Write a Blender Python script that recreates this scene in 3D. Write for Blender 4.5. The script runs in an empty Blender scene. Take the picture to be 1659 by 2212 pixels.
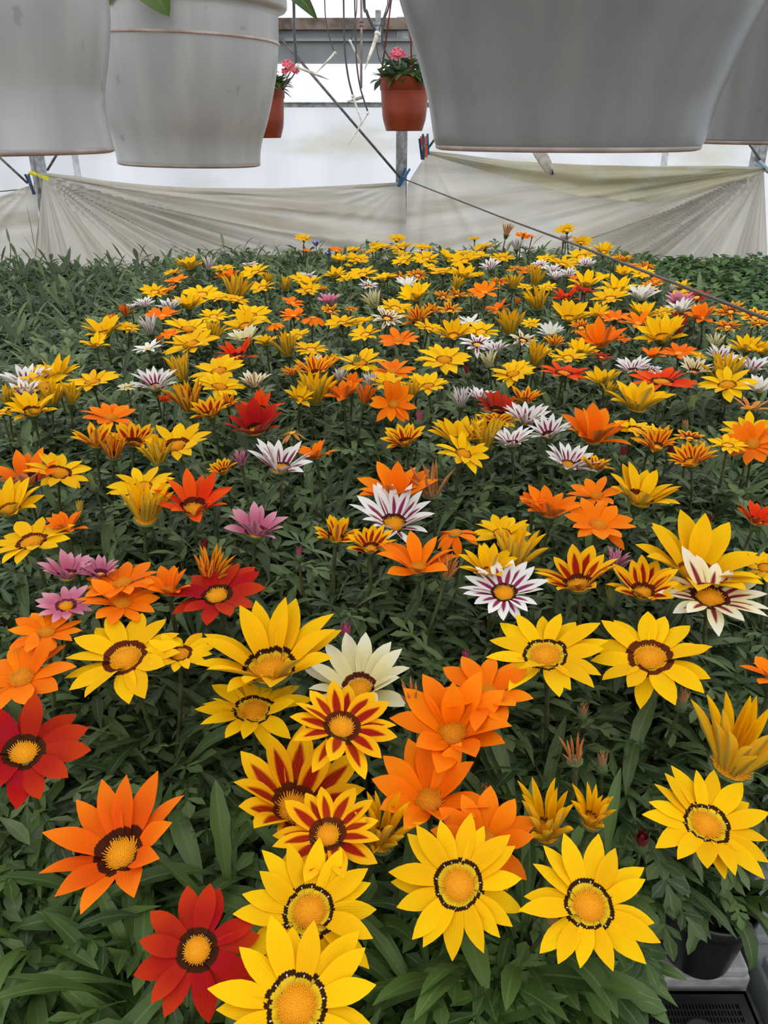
import bpy, math, random
import numpy as np
from mathutils import Vector, Matrix

# ------------------------------------------------------------------ camera, sky, exposure
SC = bpy.context.scene
COL = SC.collection
CAMZ, PITCH, F = 1.45, math.radians(26.4), 1662.2
cam_data = bpy.data.cameras.new('camera')
cam_data.sensor_fit = 'VERTICAL'
cam_data.sensor_height = 34.6
cam_data.sensor_width = 34.6
cam_data.lens = 26.0
cam_data.clip_start = 0.02
cam = bpy.data.objects.new('camera', cam_data)
COL.objects.link(cam)
cam.location = (0, 0, CAMZ)
cam.rotation_euler = (math.pi / 2 - PITCH, 0, 0)
SC.camera = cam

world = bpy.data.worlds.new('overcast_sky')
SC.world = world
world.use_nodes = True
_bg = world.node_tree.nodes['Background']
_bg.inputs[0].default_value = (0.99, 0.99, 0.98, 1)
_bg.inputs[1].default_value = 1.6

SC.view_settings.view_transform = 'Standard'
SC.view_settings.look = 'None'
SC.view_settings.gamma = 1
SC.view_settings.use_curve_mapping = False
SC.view_settings.exposure = 0.12
SC.cycles.max_bounces = 7
SC.cycles.diffuse_bounces = 5
SC.cycles.transmission_bounces = 5
SC.cycles.transparent_max_bounces = 6
SC.cycles.caustics_reflective = False
SC.cycles.caustics_refractive = False

RND = random.Random(7)
NPR = np.random.RandomState(11)
COSP, SINP = math.cos(PITCH), math.sin(PITCH)


def ray(px, py):
    dx, dy = (px - 829.5) / F, (1106 - py) / F
    return Vector((dx, COSP + dy * SINP, -SINP + dy * COSP))


def at_depth(px, py, d):      # point of the ray at camera depth d
    return Vector((0, 0, CAMZ)) + ray(px, py) * d


def at_y(px, py, Y):          # point of the ray on the vertical plane y = Y
    r = ray(px, py)
    return Vector((0, 0, CAMZ)) + r * (Y / r.y)


def at_z(px, py, z):
    r = ray(px, py)
    return Vector((0, 0, CAMZ)) + r * ((z - CAMZ) / r.z)


def smooth(a, b, x):
    x = np.clip((x - a) / (b - a), 0, 1)
    return x * x * (3 - 2 * x)


# ------------------------------------------------------------------ object helpers
def mesh(name, V, Fc, mats=(), uv=None, fm=None, smooth_shade=True):
    me = bpy.data.meshes.new(name)
    V = np.asarray(V, dtype=np.float64).reshape(-1, 3)
    me.from_pydata(V.tolist(), [], Fc if isinstance(Fc, list) else Fc.tolist())
    for m in mats:
        me.materials.append(m)
    if uv is not None:
        lay = me.uv_layers.new(name='UVMap')
        idx = np.empty(len(me.loops), dtype=np.int32)
        me.loops.foreach_get('vertex_index', idx)
        lay.data.foreach_set('uv', np.asarray(uv, dtype=np.float32)[idx].ravel())
    if fm is not None:
        me.polygons.foreach_set('material_index', np.asarray(fm, dtype=np.int32))
    if smooth_shade:
        me.polygons.foreach_set('use_smooth', np.ones(len(me.polygons), dtype=bool))
    me.update()
    return me


def obj(name, me, parent=None, mat4=None):
    o = bpy.data.objects.new(name, me)
    COL.objects.link(o)
    if parent is not None:
        o.parent = parent
    if mat4 is not None:
        o.matrix_basis = mat4
    return o


def tag(o, label=None, cat=None, group=None, kind=None):
    for k, v in (('label', label), ('category', cat), ('group', group), ('kind', kind)):
        if v:
            o[k] = v
    return o


def empty(name, loc, label=None, cat=None, group=None):
    o = bpy.data.objects.new(name, None)
    o.empty_display_size = 0.02
    COL.objects.link(o)
    o.location = loc
    return tag(o, label, cat, group)


class MB:
    """collects vertices and faces of one mesh"""
    def __init__(s):
        s.V, s.F, s.U, s.M, s.n = [], [], [], [], 0

    def add(s, V, Fc, U=None, m=0):
        V = np.asarray(V, dtype=float).reshape(-1, 3)
        s.V.append(V)
        s.F.extend([[i + s.n for i in f] for f in Fc])
        s.U.append(np.zeros((len(V), 2)) if U is None else np.asarray(U))
        s.M.extend([m] * len(Fc))
        s.n += len(V)
        return s

    def box(s, lo, hi, m=0):
        x0, y0, z0 = lo
        x1, y1, z1 = hi
        V = [(x0, y0, z0), (x1, y0, z0), (x1, y1, z0), (x0, y1, z0), (x0, y0, z1), (x1, y0, z1), (x1, y1, z1), (x0, y1, z1)]
        return s.add(V, [[0, 3, 2, 1], [4, 5, 6, 7], [0, 1, 5, 4], [1, 2, 6, 5], [2, 3, 7, 6], [3, 0, 4, 7]], None, m)

    def tube(s, pts, rad, n=8, m=0, caps=True):
        V, Fc, U = tube(pts, rad, n, caps)
        return s.add(V, Fc, U, m)

    def lathe(s, prof, n=32, m=0):
        V, Fc, U = lathe(prof, n)
        return s.add(V, Fc, U, m)

    def mesh(s, name, mats, smooth_shade=True):
        return mesh(name, np.concatenate(s.V), s.F, mats, np.concatenate(s.U), s.M, smooth_shade)

    def build(s, name, mats, parent=None, smooth_shade=True, mat4=None):
        return obj(name, s.mesh(name, mats if isinstance(mats, (list, tuple)) else [mats], smooth_shade), parent, mat4)


def tube(pts, rad, n=8, caps=True):
    P = np.array([tuple(p) for p in pts], dtype=float)
    k = len(P)
    R = np.full(k, rad) if np.isscalar(rad) else np.asarray(rad, dtype=float)
    T = np.gradient(P, axis=0)
    T /= np.linalg.norm(T, axis=1)[:, None] + 1e-12
    up = np.array([0, 0, 1.0]) if abs(T[0][2]) < .9 else np.array([1.0, 0, 0])
    a = np.cross(T[0], up)
    a /= np.linalg.norm(a)
    V, U = [], []
    for i in range(k):
        a = a - T[i] * a.dot(T[i])
        a /= np.linalg.norm(a)
        b = np.cross(T[i], a)
        for j in range(n):
            t = 2 * math.pi * j / n
            V.append(P[i] + R[i] * (a * math.cos(t) + b * math.sin(t)))
            U.append((j / n, i / (k - 1)))
    Fc = []
    for i in range(k - 1):
        for j in range(n):
            j2 = (j + 1) % n
            Fc.append([i * n + j, i * n + j2, (i + 1) * n + j2, (i + 1) * n + j])
    if caps:
        Fc.append(list(range(n))[::-1])
        Fc.append([(k - 1) * n + j for j in range(n)])
    return V, Fc, U


def lathe(prof, n=32):
    V, U, Fc = [], [], []
    k = len(prof)
    for i, (r, z) in enumerate(prof):
        for j in range(n):
            t = 2 * math.pi * j / n
            V.append((r * math.cos(t), r * math.sin(t), z))
            U.append((j / n, i / (k - 1)))
    for i in range(k - 1):
        for j in range(n):
            j2 = (j + 1) % n
            Fc.append([i * n + j, i * n + j2, (i + 1) * n + j2, (i + 1) * n + j])
    return V, Fc, U


# ------------------------------------------------------------------ material helpers
class NT:
    def __init__(s, name):
        s.m = bpy.data.materials.new(name)
        s.m.use_nodes = True
        s.t = s.m.node_tree
        s.t.nodes.clear()
        s.out = s.t.nodes.new('ShaderNodeOutputMaterial')

    def n(s, typ, **kw):
        nd = s.t.nodes.new(typ)
        for k, v in kw.items():
            setattr(nd, k, v)
        return nd

    def put(s, sock, v):
        if isinstance(v, bpy.types.NodeSocket):
            s.t.links.new(v, sock)
        elif isinstance(v, (tuple, list)):
            sock.default_value = tuple(v) + ((1,) if len(v) == 3 and len(sock.default_value) == 4 else ())
        else:
            sock.default_value = v

    def math(s, op, a, b=0.0, c=None, clamp=False):
        nd = s.n('ShaderNodeMath', operation=op, use_clamp=clamp)
        s.put(nd.inputs[0], a)
        s.put(nd.inputs[1], b)
        if c is not None:
            s.put(nd.inputs[2], c)
        return nd.outputs[0]

    def step(s, x, a, b):     # smoothstep a..b
        nd = s.n('ShaderNodeMapRange', interpolation_type='SMOOTHSTEP')
        s.put(nd.inputs[0], x)
        s.put(nd.inputs[1], a)
        s.put(nd.inputs[2], b)
        return nd.outputs[0]

    def mix(s, f, a, b, blend='MIX'):
        nd = s.n('ShaderNodeMix', data_type='RGBA', blend_type=blend)
        s.put(nd.inputs[0], f)
        s.put(nd.inputs[6], a)
        s.put(nd.inputs[7], b)
        return nd.outputs[2]

    def noise(s, scale, detail=3, vec=None, rough=.5):
        nd = s.n('ShaderNodeTexNoise')
        nd.inputs['Scale'].default_value = scale
        nd.inputs['Detail'].default_value = detail
        nd.inputs['Roughness'].default_value = rough
        if vec is not None:
            s.t.links.new(vec, nd.inputs['Vector'])
        return nd.outputs[0]

    def coord(s, which='Object'):
        return s.n('ShaderNodeTexCoord').outputs[which]

    def scaled(s, vec, sc):
        nd = s.n('ShaderNodeMapping')
        s.t.links.new(vec, nd.inputs[0])
        nd.inputs['Scale'].default_value = sc
        return nd.outputs[0]

    def uv(s):
        sep = s.n('ShaderNodeSeparateXYZ')
        s.t.links.new(s.coord('UV'), sep.inputs[0])
        return sep.outputs[0], sep.outputs[1]

    def rnd(s):
        return s.n('ShaderNodeObjectInfo').outputs['Random']

    def bump(s, h, strength=.3, dist=.002):
        nd = s.n('ShaderNodeBump')
        nd.inputs['Strength'].default_value = strength
        nd.inputs['Distance'].default_value = dist
        s.t.links.new(h, nd.inputs['Height'])
        return nd.outputs[0]

    def bsdf(s, col, rough=.5, spec=.5, metal=0.0, normal=None, trans=0.0, tcol=None):
        p = s.n('ShaderNodeBsdfPrincipled')
        s.put(p.inputs['Base Color'], col)
        s.put(p.inputs['Roughness'], rough)
        s.put(p.inputs['Metallic'], metal)
        s.put(p.inputs['Specular IOR Level'], spec)
        if normal is not None:
            s.t.links.new(normal, p.inputs['Normal'])
        sh = p.outputs[0]
        if trans:
            tr = s.n('ShaderNodeBsdfTranslucent')
            s.put(tr.inputs[0], tcol if tcol is not None else col)
            mx = s.n('ShaderNodeMixShader')
            mx.inputs[0].default_value = trans
            s.t.links.new(sh, mx.inputs[1])
            s.t.links.new(tr.outputs[0], mx.inputs[2])
            sh = mx.outputs[0]
        s.t.links.new(sh, s.out.inputs[0])
        return s.m


def plain(name, col, rough=.5, spec=.5, metal=0.0, var=.12, scale=30, trans=0.0):
    t = NT(name)
    n = t.noise(scale, 3, t.coord())
    c2 = tuple(c * (1 - var * 2) for c in col)
    c1 = tuple(min(1, c * (1 + var)) for c in col)
    c = t.mix(t.step(n, .3, .7), c1, c2)
    return t.bsdf(c, rough, spec, metal, trans=trans)


def petal_material(name, base, tip=None, ring=None, stripe=None, dots=None, under=None, halo=None, edge=None, trans=.22):
    """ring=(colour, v0, v1)  stripe=(colour, half width, v0, v1)  dots=(colour, v)  halo=(colour, v1)"""
    t = NT(name)
    u, v = t.uv()
    v = t.math('DIVIDE', t.math('SUBTRACT', v, .082), .918)      # zero where the petal leaves the disc
    a = t.math('MULTIPLY', t.math('ABSOLUTE', t.math('SUBTRACT', u, .5)), 2.0)
    rn = t.rnd()
    c = base
    if tip:
        c = t.mix(t.step(v, .35, 1.0), c, tip)
    if edge:
        c = t.mix(t.step(a, .55, .95), c, edge)
    if stripe:
        sc, hw, v0, v1 = stripe
        k = t.math('DIVIDE', t.math('SUBTRACT', v, v0), v1 - v0)
        w = t.math('MULTIPLY', t.math('SUBTRACT', 1.0, t.math('POWER', t.math('MAXIMUM', k, 0.0), 2.0)), hw)
        m = t.math('SUBTRACT', 1.0, t.step(t.math('SUBTRACT', a, w), -.16, .14))
        m = t.math('MULTIPLY', m, t.math('SUBTRACT', 1.0, t.step(v, v1 - .12, v1 + .02)))
        c = t.mix(m, c, sc)
    # fine veins along the petal
    vein = t.math('SINE', t.math('MULTIPLY', u, 46.0))
    c = t.mix(t.math('MULTIPLY', t.step(vein, .2, 1.0), .10), c, tuple(x * .55 for x in base))
    if halo:
        c = t.mix(t.math('SUBTRACT', 1.0, t.step(v, halo[1] - .03, halo[1] + .02)), c, halo[0])
    if ring:
        rc, v0, v1 = ring
        vv = t.math('ADD', v, t.math('MULTIPLY', t.math('MULTIPLY', a, a), .03))
        vv = t.math('ADD', vv, t.math('MULTIPLY', t.math('SINE', t.math('MULTIPLY', u, 34.0)), .006))
        m = t.math('MULTIPLY', t.step(vv, v0 - .012, v0 + .012), t.math('SUBTRACT', 1.0, t.step(vv, v1 - .01, v1 + .01)))
        c = t.mix(m, c, rc)
    if dots:
        d1 = t.math('MULTIPLY', t.math('SUBTRACT', u, .5), .42)
        d2 = t.math('SUBTRACT', v, dots[1])
        d = t.math('SQRT', t.math('ADD', t.math('MULTIPLY', d1, d1), t.math('MULTIPLY', d2, d2)))
        c = t.mix(t.math('SUBTRACT', 1.0, t.step(d, .012, .024)), c, dots[0])
    # each bloom a little lighter or deeper
    hs = t.n('ShaderNodeHueSaturation')
    t.put(hs.inputs['Color'], c)
    t.put(hs.inputs['Value'], t.math('ADD', .9, t.math('MULTIPLY', rn, .16)))
    t.put(hs.inputs['Hue'], t.math('ADD', .495, t.math('MULTIPLY', rn, .010)))
    c = hs.outputs[0]
    if under:
        back = t.n('ShaderNodeNewGeometry').outputs['Backfacing']
        uc = t.mix(t.math('SUBTRACT', 1.0, t.step(a, .15, .6)), under[0], under[1])
        c = t.mix(back, c, uc)
    bm = t.bump(t.math('SINE', t.math('MULTIPLY', u, 46.0)), .16, .0006)
    return t.bsdf(c, .6, .05, 0, bm, trans, c)


YEL = (.92, .50, .003)
ORA = (.95, .185, .002)
P = {}
_yu = ((.78, .46, .02), (.42, .30, .05))
P['Yn'] = petal_material('petal_yellow_ringed', YEL, (.93, .55, .004), ring=((.035, .014, .004), .13, .215), dots=((.75, .74, .66), .160),
                         under=_yu, halo=((.80, .56, .02), .13))
P['Ym'] = petal_material('petal_yellow_brown_ring', YEL, (.93, .52, .003), ring=((.12, .022, .006), .07, .225), under=_yu)
P['Y'] = petal_material('petal_yellow', YEL, (.93, .55, .004), ring=((.22, .075, .006), .05, .13), under=_yu)
P['O'] = petal_material('petal_orange', ORA, (.95, .24, .006), under=((.80, .20, .015), (.45, .13, .03)))
P['B'] = petal_material('petal_orange_brown_base', (.85, .13, .005), (.95, .22, .008), ring=((.07, .016, .008), -.1, .20), under=((.85, .33, .12), (.60, .18, .06)))
P['X'] = petal_material('petal_scarlet', (.80, .055, .004), (.85, .10, .006), ring=((.10, .015, .010), -.1, .20), under=((.70, .10, .02), (.35, .06, .02)))
P['R'] = petal_material('petal_dark_red', (.40, .010, .008), (.52, .030, .006), ring=((.055, .016, .006), -.1, .175), under=((.55, .09, .05), (.3, .04, .02)))
P['T'] = petal_material('petal_yellow_red_striped', (.90, .40, .004), (.92, .50, .006), stripe=((.34, .014, .004), .62, .08, .80), ring=((.11, .022, .006), -.1, .19),
                        under=((.80, .42, .03), (.45, .12, .02)))
P['U'] = petal_material('petal_amber_red_striped', (.88, .33, .005), (.90, .40, .008), stripe=((.42, .028, .004), .52, .05, .82), ring=((.12, .03, .008), -.1, .15),
                        under=((.80, .30, .02), (.40, .10, .02)))
P['W'] = petal_material('petal_white_magenta_striped', (.80, .78, .74), (.84, .82, .80), stripe=((.27, .014, .085), .52, .05, .70), ring=((.07, .018, .016), -.1, .14),
                        under=((.74, .70, .64), (.40, .24, .24)))
P['K'] = petal_material('petal_cream_wine_striped', (.82, .72, .40), (.84, .80, .64), stripe=((.24, .010, .030), .42, .05, .72), ring=((.09, .02, .012), -.1, .17),
                        under=((.76, .70, .50), (.42, .22, .12)))
P['C'] = petal_material('petal_cream', (.80, .72, .36), (.84, .81, .62), ring=((.10, .022, .010), .05, .17), under=((.70, .64, .36), (.44, .40, .16)))
P['N'] = petal_material('petal_white', (.82, .80, .72), (.84, .83, .80), under=((.76, .74, .64), (.52, .44, .30)))
P['P'] = petal_material('petal_pink', (.55, .14, .23), (.68, .34, .42), ring=((.15, .02, .06), -.1, .20), under=((.55, .24, .34), (.36, .12, .18)))
P['D'] = petal_material('petal_withered', (.62, .20, .045), (.55, .28, .11), under=((.60, .28, .10), (.40, .18, .08)))


def leaf_material(name, dark, light, under, mid, trans=.18):
    t = NT(name)
    u, v = t.uv()
    a = t.math('MULTIPLY', t.math('ABSOLUTE', t.math('SUBTRACT', u, .5)), 2.0)
    rn = t.rnd()
    nz = t.noise(22.0, 2, t.coord())
    isl = t.n('ShaderNodeNewGeometry').outputs['Random Per Island']
    mixv = t.math('ADD', t.math('ADD', t.math('MULTIPLY', rn, .28), t.math('MULTIPLY', nz, .45)), t.math('MULTIPLY', isl, .52))
    c = t.mix(t.step(mixv, .32, .98), dark, light)
    c = t.mix(t.math('MULTIPLY', t.math('SUBTRACT', 1.0, t.step(a, .03, .16)), .55), c, mid)
    back = t.n('ShaderNodeNewGeometry').outputs['Backfacing']
    c = t.mix(t.math('MULTIPLY', back, .75), c, under)
    fine = t.noise(260.0, 2, t.coord())
    return t.bsdf(c, .46, .36, 0, t.bump(fine, .12, .001), trans)


LEAF = leaf_material('leaf_grey_green', (.020, .048, .010), (.128, .192, .066), (.25, .30, .20), (.17, .22, .085))
LEAF_FRESH = leaf_material('leaf_fresh_green', (.018, .052, .008), (.110, .195, .040), (.24, .29, .20), (.15, .22, .07))
LEAF_SILVER = leaf_material('leaf_silver_backed', (.060, .085, .055), (.15, .18, .13), (.44, .46, .43), (.22, .25, .19))
LEAF_BROAD = leaf_material('leaf_broad_green', (.022, .072, .012), (.10, .20, .04), (.16, .24, .12), (.12, .2, .08))
STEM = plain('stem_olive', (.075, .085, .030), .6, .3, var=.25, scale=60)
CALYX = plain('calyx_green', (.10, .15, .055), .6, .3, var=.25, scale=90)
def _disc_mat(nm, ca, cb):
    t = NT(nm)
    n = t.noise(34.0, 2, t.coord())
    c = t.mix(t.step(n, .35, .65), ca, cb)
    return t.bsdf(c, .6, .2)
DISC = _disc_mat('disc_florets', (.92, .46, .008), (.66, .24, .006))
DISC_O = _disc_mat('disc_florets_orange', (.88, .36, .008), (.52, .17, .006))
POTBLACK = plain('black_plastic', (.014, .015, .016), .32, .5, var=.2)
SOIL = plain('potting_soil', (.022, .016, .012), .95, .1, var=.45, scale=120)
CATALOG = """
409 569 55 Y c
451 568 33 W h
481 577 48 Y o
375 586 38 Y o
380 603 50 O o
360 625 46 O o
334 627 58 Y o
490 594 46 O c
436 631 76 Y o
407 652 62 Y c
511 621 60 Y h
507 644 56 Y o
470 642 46 Y o
268 670 26 O h
240 682 20 O o
312 654 38 W c
284 661 22 W c
365 658 50 W c
352 676 68 O o
322 702 44 W h
224 708 80 Y c
278 706 46 Y o
203 739 52 Y c
461 680 58 Y o
408 704 102 Y o
463 716 46 Y h
367 720 40 O o
344 733 16 O h
410 737 108 Y o
657 513 37 Y o
662 540 19 O o
727 538 36 O o
767 538 35 Y o
773 557 50 Y o
731 558 33 Y c
803 541 26 Y o
812 528 28 Y o
753 572 18 Y o
783 588 62 Y o
746 599 38 Y o
816 599 34 Y o
550 584 58 Y o
539 570 36 W o
578 601 24 Y h
566 617 62 Y o
617 613 32 Y h
650 601 48 Y o
668 609 50 Y c
666 624 50 Y o
664 594 38 W o
699 623 20 U c
722 590 42 Y c
796 615 44 W o
806 646 42 C h
710 647 44 P c
633 651 48 O o
634 677 58 O o
675 688 56 O d
714 669 42 U o
759 667 26 U o
539 675 84 Y o
529 699 90 Y o
591 702 46 O d
528 726 64 C c
738 693 70 Y o
778 693 56 Y o
789 718 68 Y o
639 723 54 Y o
672 750 72 Y o
618 745 54 Y h
574 735 44 Y c
837 683 68 K o
857 514 40 Y o
867 530 54 Y o
822 531 44 Y o
871 546 42 Y o
872 561 46 Y o
913 533 40 Y o
907 544 20 W c
921 556 54 Y o
970 552 42 Y c
1001 545 42 Y o
1003 559 62 Y o
1034 550 42 Y o
956 583 60 Y o
931 575 28 Y o
1001 589 54 Y c
1038 593 18 Y c
1059 573 42 W c
1025 514 28 Y o
1046 531 46 Y o
1085 554 48 Y o
1097 495 28 D h
1130 508 34 O o
1150 510 18 O o
1115 527 26 W h
834 595 54 Y o
902 591 48 U o
868 597 32 U o
878 611 42 N c
896 634 66 Y c
958 638 44 U o
988 635 44 U o
1017 636 22 U o
1046 626 66 O o
988 611 30 Y h
1077 607 42 U o
1111 608 34 Y h
1111 579 34 U o
855 661 68 Y o
902 681 60 U c
933 667 36 U c
972 667 54 U o
1075 663 56 O o
927 706 60 Y o
980 715 70 Y c
1040 712 70 Y o
1015 693 60 N o
1101 697 58 Y h
1148 697 42 Y o
861 729 86 O o
1224 493 48 Y o
1222 514 26 W c
1255 521 48 Y o
1304 538 42 Y c
1328 555 18 Y o
1347 558 36 U c
1363 571 24 O o
1255 550 64 Y o
1181 556 44 Y o
1216 566 62 Y o
1267 568 36 W c
1150 578 36 U o
1165 571 40 W o
1134 586 32 O o
1158 597 42 Y h
1193 581 32 W c
1199 595 36 W c
1228 590 38 W c
1134 618 32 Y o
1185 618 40 Y o
1267 607 62 Y c
1244 599 24 O o
1310 597 50 Y o
1333 619 62 Y c
1261 626 50 R o
1222 637 52 X c
1318 639 74 Y o
1160 646 50 Y h
1234 677 76 Y c
1287 675 50 Y c
1328 683 70 O o
1380 693 66 O o
1255 704 54 U o
1191 714 50 N c
1131 731 60 K o
1297 729 90 O c
1344 731 36 O o
1386 634 60 N c
1119 650 14 O h
1391 672 62 Y c
1434 672 46 Y o
1395 573 44 U o
1387 588 46 Y o
1348 586 36 Y c
1417 605 38 O o
1407 617 46 U o
1473 617 36 Y c
1469 633 34 Y o
1452 622 16 W h
1505 638 58 R o
1469 646 52 P c
1471 662 54 N c
1510 662 26 N o
1516 677 58 O c
1467 701 48 R h
1430 717 90 Y c
1577 669 64 U o
1573 701 60 U o
1632 681 62 T o
1639 698 46 U o
1547 737 36 C h
1612 745 62 Y c
1648 752 52 Y c
1466 757 72 O o
1410 763 44 O c
53 815 94 W c
50 842 76 W c
115 803 94 Y c
92 827 106 Y o
197 819 102 Y o
113 850 56 Y h
153 850 50 Y h
68 877 86 Y c
4 890 48 Y o
15 855 42 Y h
333 823 84 W c
238 895 108 O o
275 835 40 C o
318 748 62 N o
511 759 76 X c
390 795 62 Y h
470 796 106 Y o
475 829 100 Y o
549 821 62 K c
405 858 72 T h
452 885 74 T c
490 868 46 U c
355 862 26 X c
560 877 82 X c
547 912 115 R c
632 937 62 D d
777 778 102 Y o
680 795 80 U c
631 801 42 U c
711 782 46 U c
676 778 36 W c
733 809 28 W h
848 797 88 O o
682 840 74 Y h
647 854 56 Y c
741 844 72 O c
791 852 46 O h
764 821 42 O c
801 823 34 W h
840 825 76 Y o
903 818 40 Y o
924 829 86 Y o
889 840 40 Y h
851 868 92 O o 38
960 771 104 Y o
1032 739 74 W o
1069 750 52 W c
1056 776 38 C h
1107 803 86 Y o
1122 791 62 Y o
997 858 46 W h
1036 853 56 W c
1077 876 76 R c
1136 856 64 U c
1075 903 88 T o
1138 896 92 W c
1184 927 82 W c
1219 800 98 X o
1159 766 56 Y h
1180 759 42 Y o
1227 768 68 Y o
1256 754 60 Y c
1299 768 48 R o
1366 791 64 W c
1407 796 50 W o
1196 736 42 U c
1301 815 68 Y c
1317 840 32 Y h
1381 862 114 Y c
1284 927 130 O c
1430 817 126 X o
1510 767 38 Y o
1559 769 62 W c
1573 783 32 Y o
1503 794 62 K c
1626 789 64 W c
1571 825 108 Y o
1565 801 70 Y h
1641 833 62 N c
1624 876 90 D o
1376 923 82 Y o
1415 931 52 Y o
1417 953 82 U c
1491 941 66 T o
1493 986 86 U c
1573 957 76 Y o
1616 926 104 Y o
1626 953 116 O o 22
378 956 132 Y o
209 946 86 T c
290 945 82 T c
246 967 56 U h
337 977 62 Y h
128 1014 126 Y o
50 1021 130 B c
519 990 34 P h
480 1012 52 T c
15 1085 118 Y c
66 1161 154 Y o
142 1130 76 O c
306 1045 126 Y o
316 1092 94 Y h
418 1080 136 X c
556 1134 108 P c
145 1230 96 P c
216 1230 72 P c
142 1303 112 P o
262 1250 150 O o
264 1292 152 O o
362 1262 96 O c
466 1277 178 R o
455 1228 82 U h
98 1357 142 O o
604 993 118 W c
680 976 66 O c
874 945 80 T c
990 936 106 Y c
1003 974 106 Y o
1048 937 76 Y h
1105 946 78 W c
855 1050 138 O c
930 1040 80 D h
852 1110 146 W c
727 1150 86 T c
800 1173 88 T c
902 1205 136 O c
984 1156 106 O d
970 1226 56 D h
1085 1145 116 Y o
1120 1186 96 Y h
1055 1221 106 Y c
1089 1273 162 W o 14
1233 991 96 W c
1287 1001 62 T c
1287 1064 106 O o
1388 1062 130 Y c
1190 1091 110 O c
1150 1078 54 O o
1296 1125 140 O o
1640 1115 84 X c
1248 1242 146 T c
1392 1263 126 T c
1330 1210 48 P h
1512 1210 218 Y c
1536 1278 220 K o
1652 1222 90 Y o
268 1410 228 Y o
388 1406 126 Y o
42 1453 206 O o 14
50 1616 224 R o 12
250 1818 246 B c 16
425 2050 226 R o 26
580 1408 262 Y c
548 1522 216 Y o
772 1468 186 C c 12
741 1560 213 T o
642 1722 248 T c 12
706 1796 202 T o 14
830 1790 118 Y h
1050 1488 190 O o 12
980 1560 206 O c 10
926 1708 198 O c 14
1050 1815 202 O o 24
888 1502 60 D h
990 1907 252 Y o 26
1275 1950 252 Y o 24
671 1967 266 Y o 24
640 2165 322 Y o 20
1532 1772 234 Y o 14
1602 1608 170 Y h
1177 1404 230 Y o
1405 1409 226 Y o
1672 1455 120 O o
1178 1768 120 Y h
1283 1755 88 Y h
1240 1624 66 D h
"""
# ------------------------------------------------------------------ greenhouse shell
WY = 3.87                       # plane of the back wall
BENCH = 0.70


def film(name, col, stain, amount, trans, scale=(1, 1, 1), rough=.45, streak=None):
    t = NT(name)
    n = t.noise(1.0, 4, t.scaled(t.coord(), scale), .6)
    c = t.mix(t.math('MULTIPLY', t.step(n, .48, .75), amount), col, stain)
    if streak:
        n2 = t.noise(1.0, 3, t.scaled(t.coord(), streak))
        c = t.mix(t.math('MULTIPLY', t.step(n2, .4, .7), .5), c, tuple(x * .8 for x in col))
    return t.bsdf(c, rough, .3, trans=trans)


FILM_WALL = film('white_wall_film', (.70, .715, .75), (.56, .56, .47), .6, .96, (1.6, 1, 6.0), streak=(3.0, 1, .3))
FILM_TOP = film('clear_top_film', (.78, .79, .83), (.72, .73, .78), .4, .98, (2, 1, 1))
FILM_EAVE = film('eave_film', (.74, .75, .82), (.50, .50, .60), .8, .95, (9, 1.2, 1.2))
FILM_ROOF = film('roof_film', (.95, .95, .96), (.88, .88, .90), .8, .96, (14, 1.2, 1.2))
CONCRETE = plain('concrete', (.30, .29, .27), .9, .2, scale=6)
GALV = plain('galvanised_steel', (.36, .38, .39), .42, .5, .55, var=.2, scale=40)
GREY_PAINT = plain('grey_painted_steel', (.27, .30, .31), .5, .4, var=.06, scale=9)
WOOD = plain('weathered_wood', (.24, .19, .155), .8, .2, var=.28, scale=18)
BLOCKER_GREY = plain('light_blocker_grey', (.30, .30, .29), .9, .2, scale=5)

RAILZ = at_y(700, 226, WY).z
BEAMZ = at_y(700, 131, WY).z
EAVEZ = at_y(700, 40, WY).z


def structure(name, mb, mat, smooth_shade=False):
    return tag(mb.build(name, mat, None, smooth_shade), kind='structure')


structure('floor', MB().box((-7, -4.2, -.1), (7, 4.2, 0)), CONCRETE)
structure('wall_back', MB().box((-7, WY + .02, 0), (7, WY + .026, RAILZ)), FILM_WALL)
structure('window_1', MB().box((-7, WY + .02, RAILZ), (7, WY + .026, EAVEZ)), FILM_TOP)
structure('wall_left', MB().box((-7.01, -4.2, 0), (-7, 4.2, 2.0)), FILM_WALL)
structure('wall_right', MB().box((7, -4.2, 0), (7.01, 4.2, 2.0)), FILM_WALL)
structure('wall_front_blocker', MB().box((-7, -4.3, 0), (7, -4.2, EAVEZ)), BLOCKER_GREY)  # unseen opaque wall, added to keep sky light off the pot fronts
rf = MB()
# gently rippled film from the eave over the ridge
nx, ny = 120, 24
YC = WY - .65
for (ya, za, yb, zb) in ((YC, EAVEZ + (3.7 - EAVEZ) * (WY + .06 - YC) / (WY + .06), 0.0, 3.7), (0.0, 3.7, -4.3, EAVEZ)):
    V, Fc = [], []
    for j in range(ny + 1):
        for i in range(nx + 1):
            x = -7 + 14 * i / nx
            f = j / ny
            V.append((x, ya + (yb - ya) * f, za + (zb - za) * f + .03 * math.sin(x * 9 + 3 * math.sin(f * 7)) * math.sin(math.pi * f)))
    for j in range(ny):
        for i in range(nx):
            a = j * (nx + 1) + i
            Fc.append([a, a + 1, a + nx + 2, a + nx + 1])
    rf.add(V, Fc)
for sx in (-7.0, 7.0):
    rf.add([(sx, WY + .06, 2.0), (sx, 0, 3.7), (sx, -4.3, 2.0)], [[0, 1, 2]])
tag(rf.build('ceiling', FILM_ROOF), kind='structure')

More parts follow.
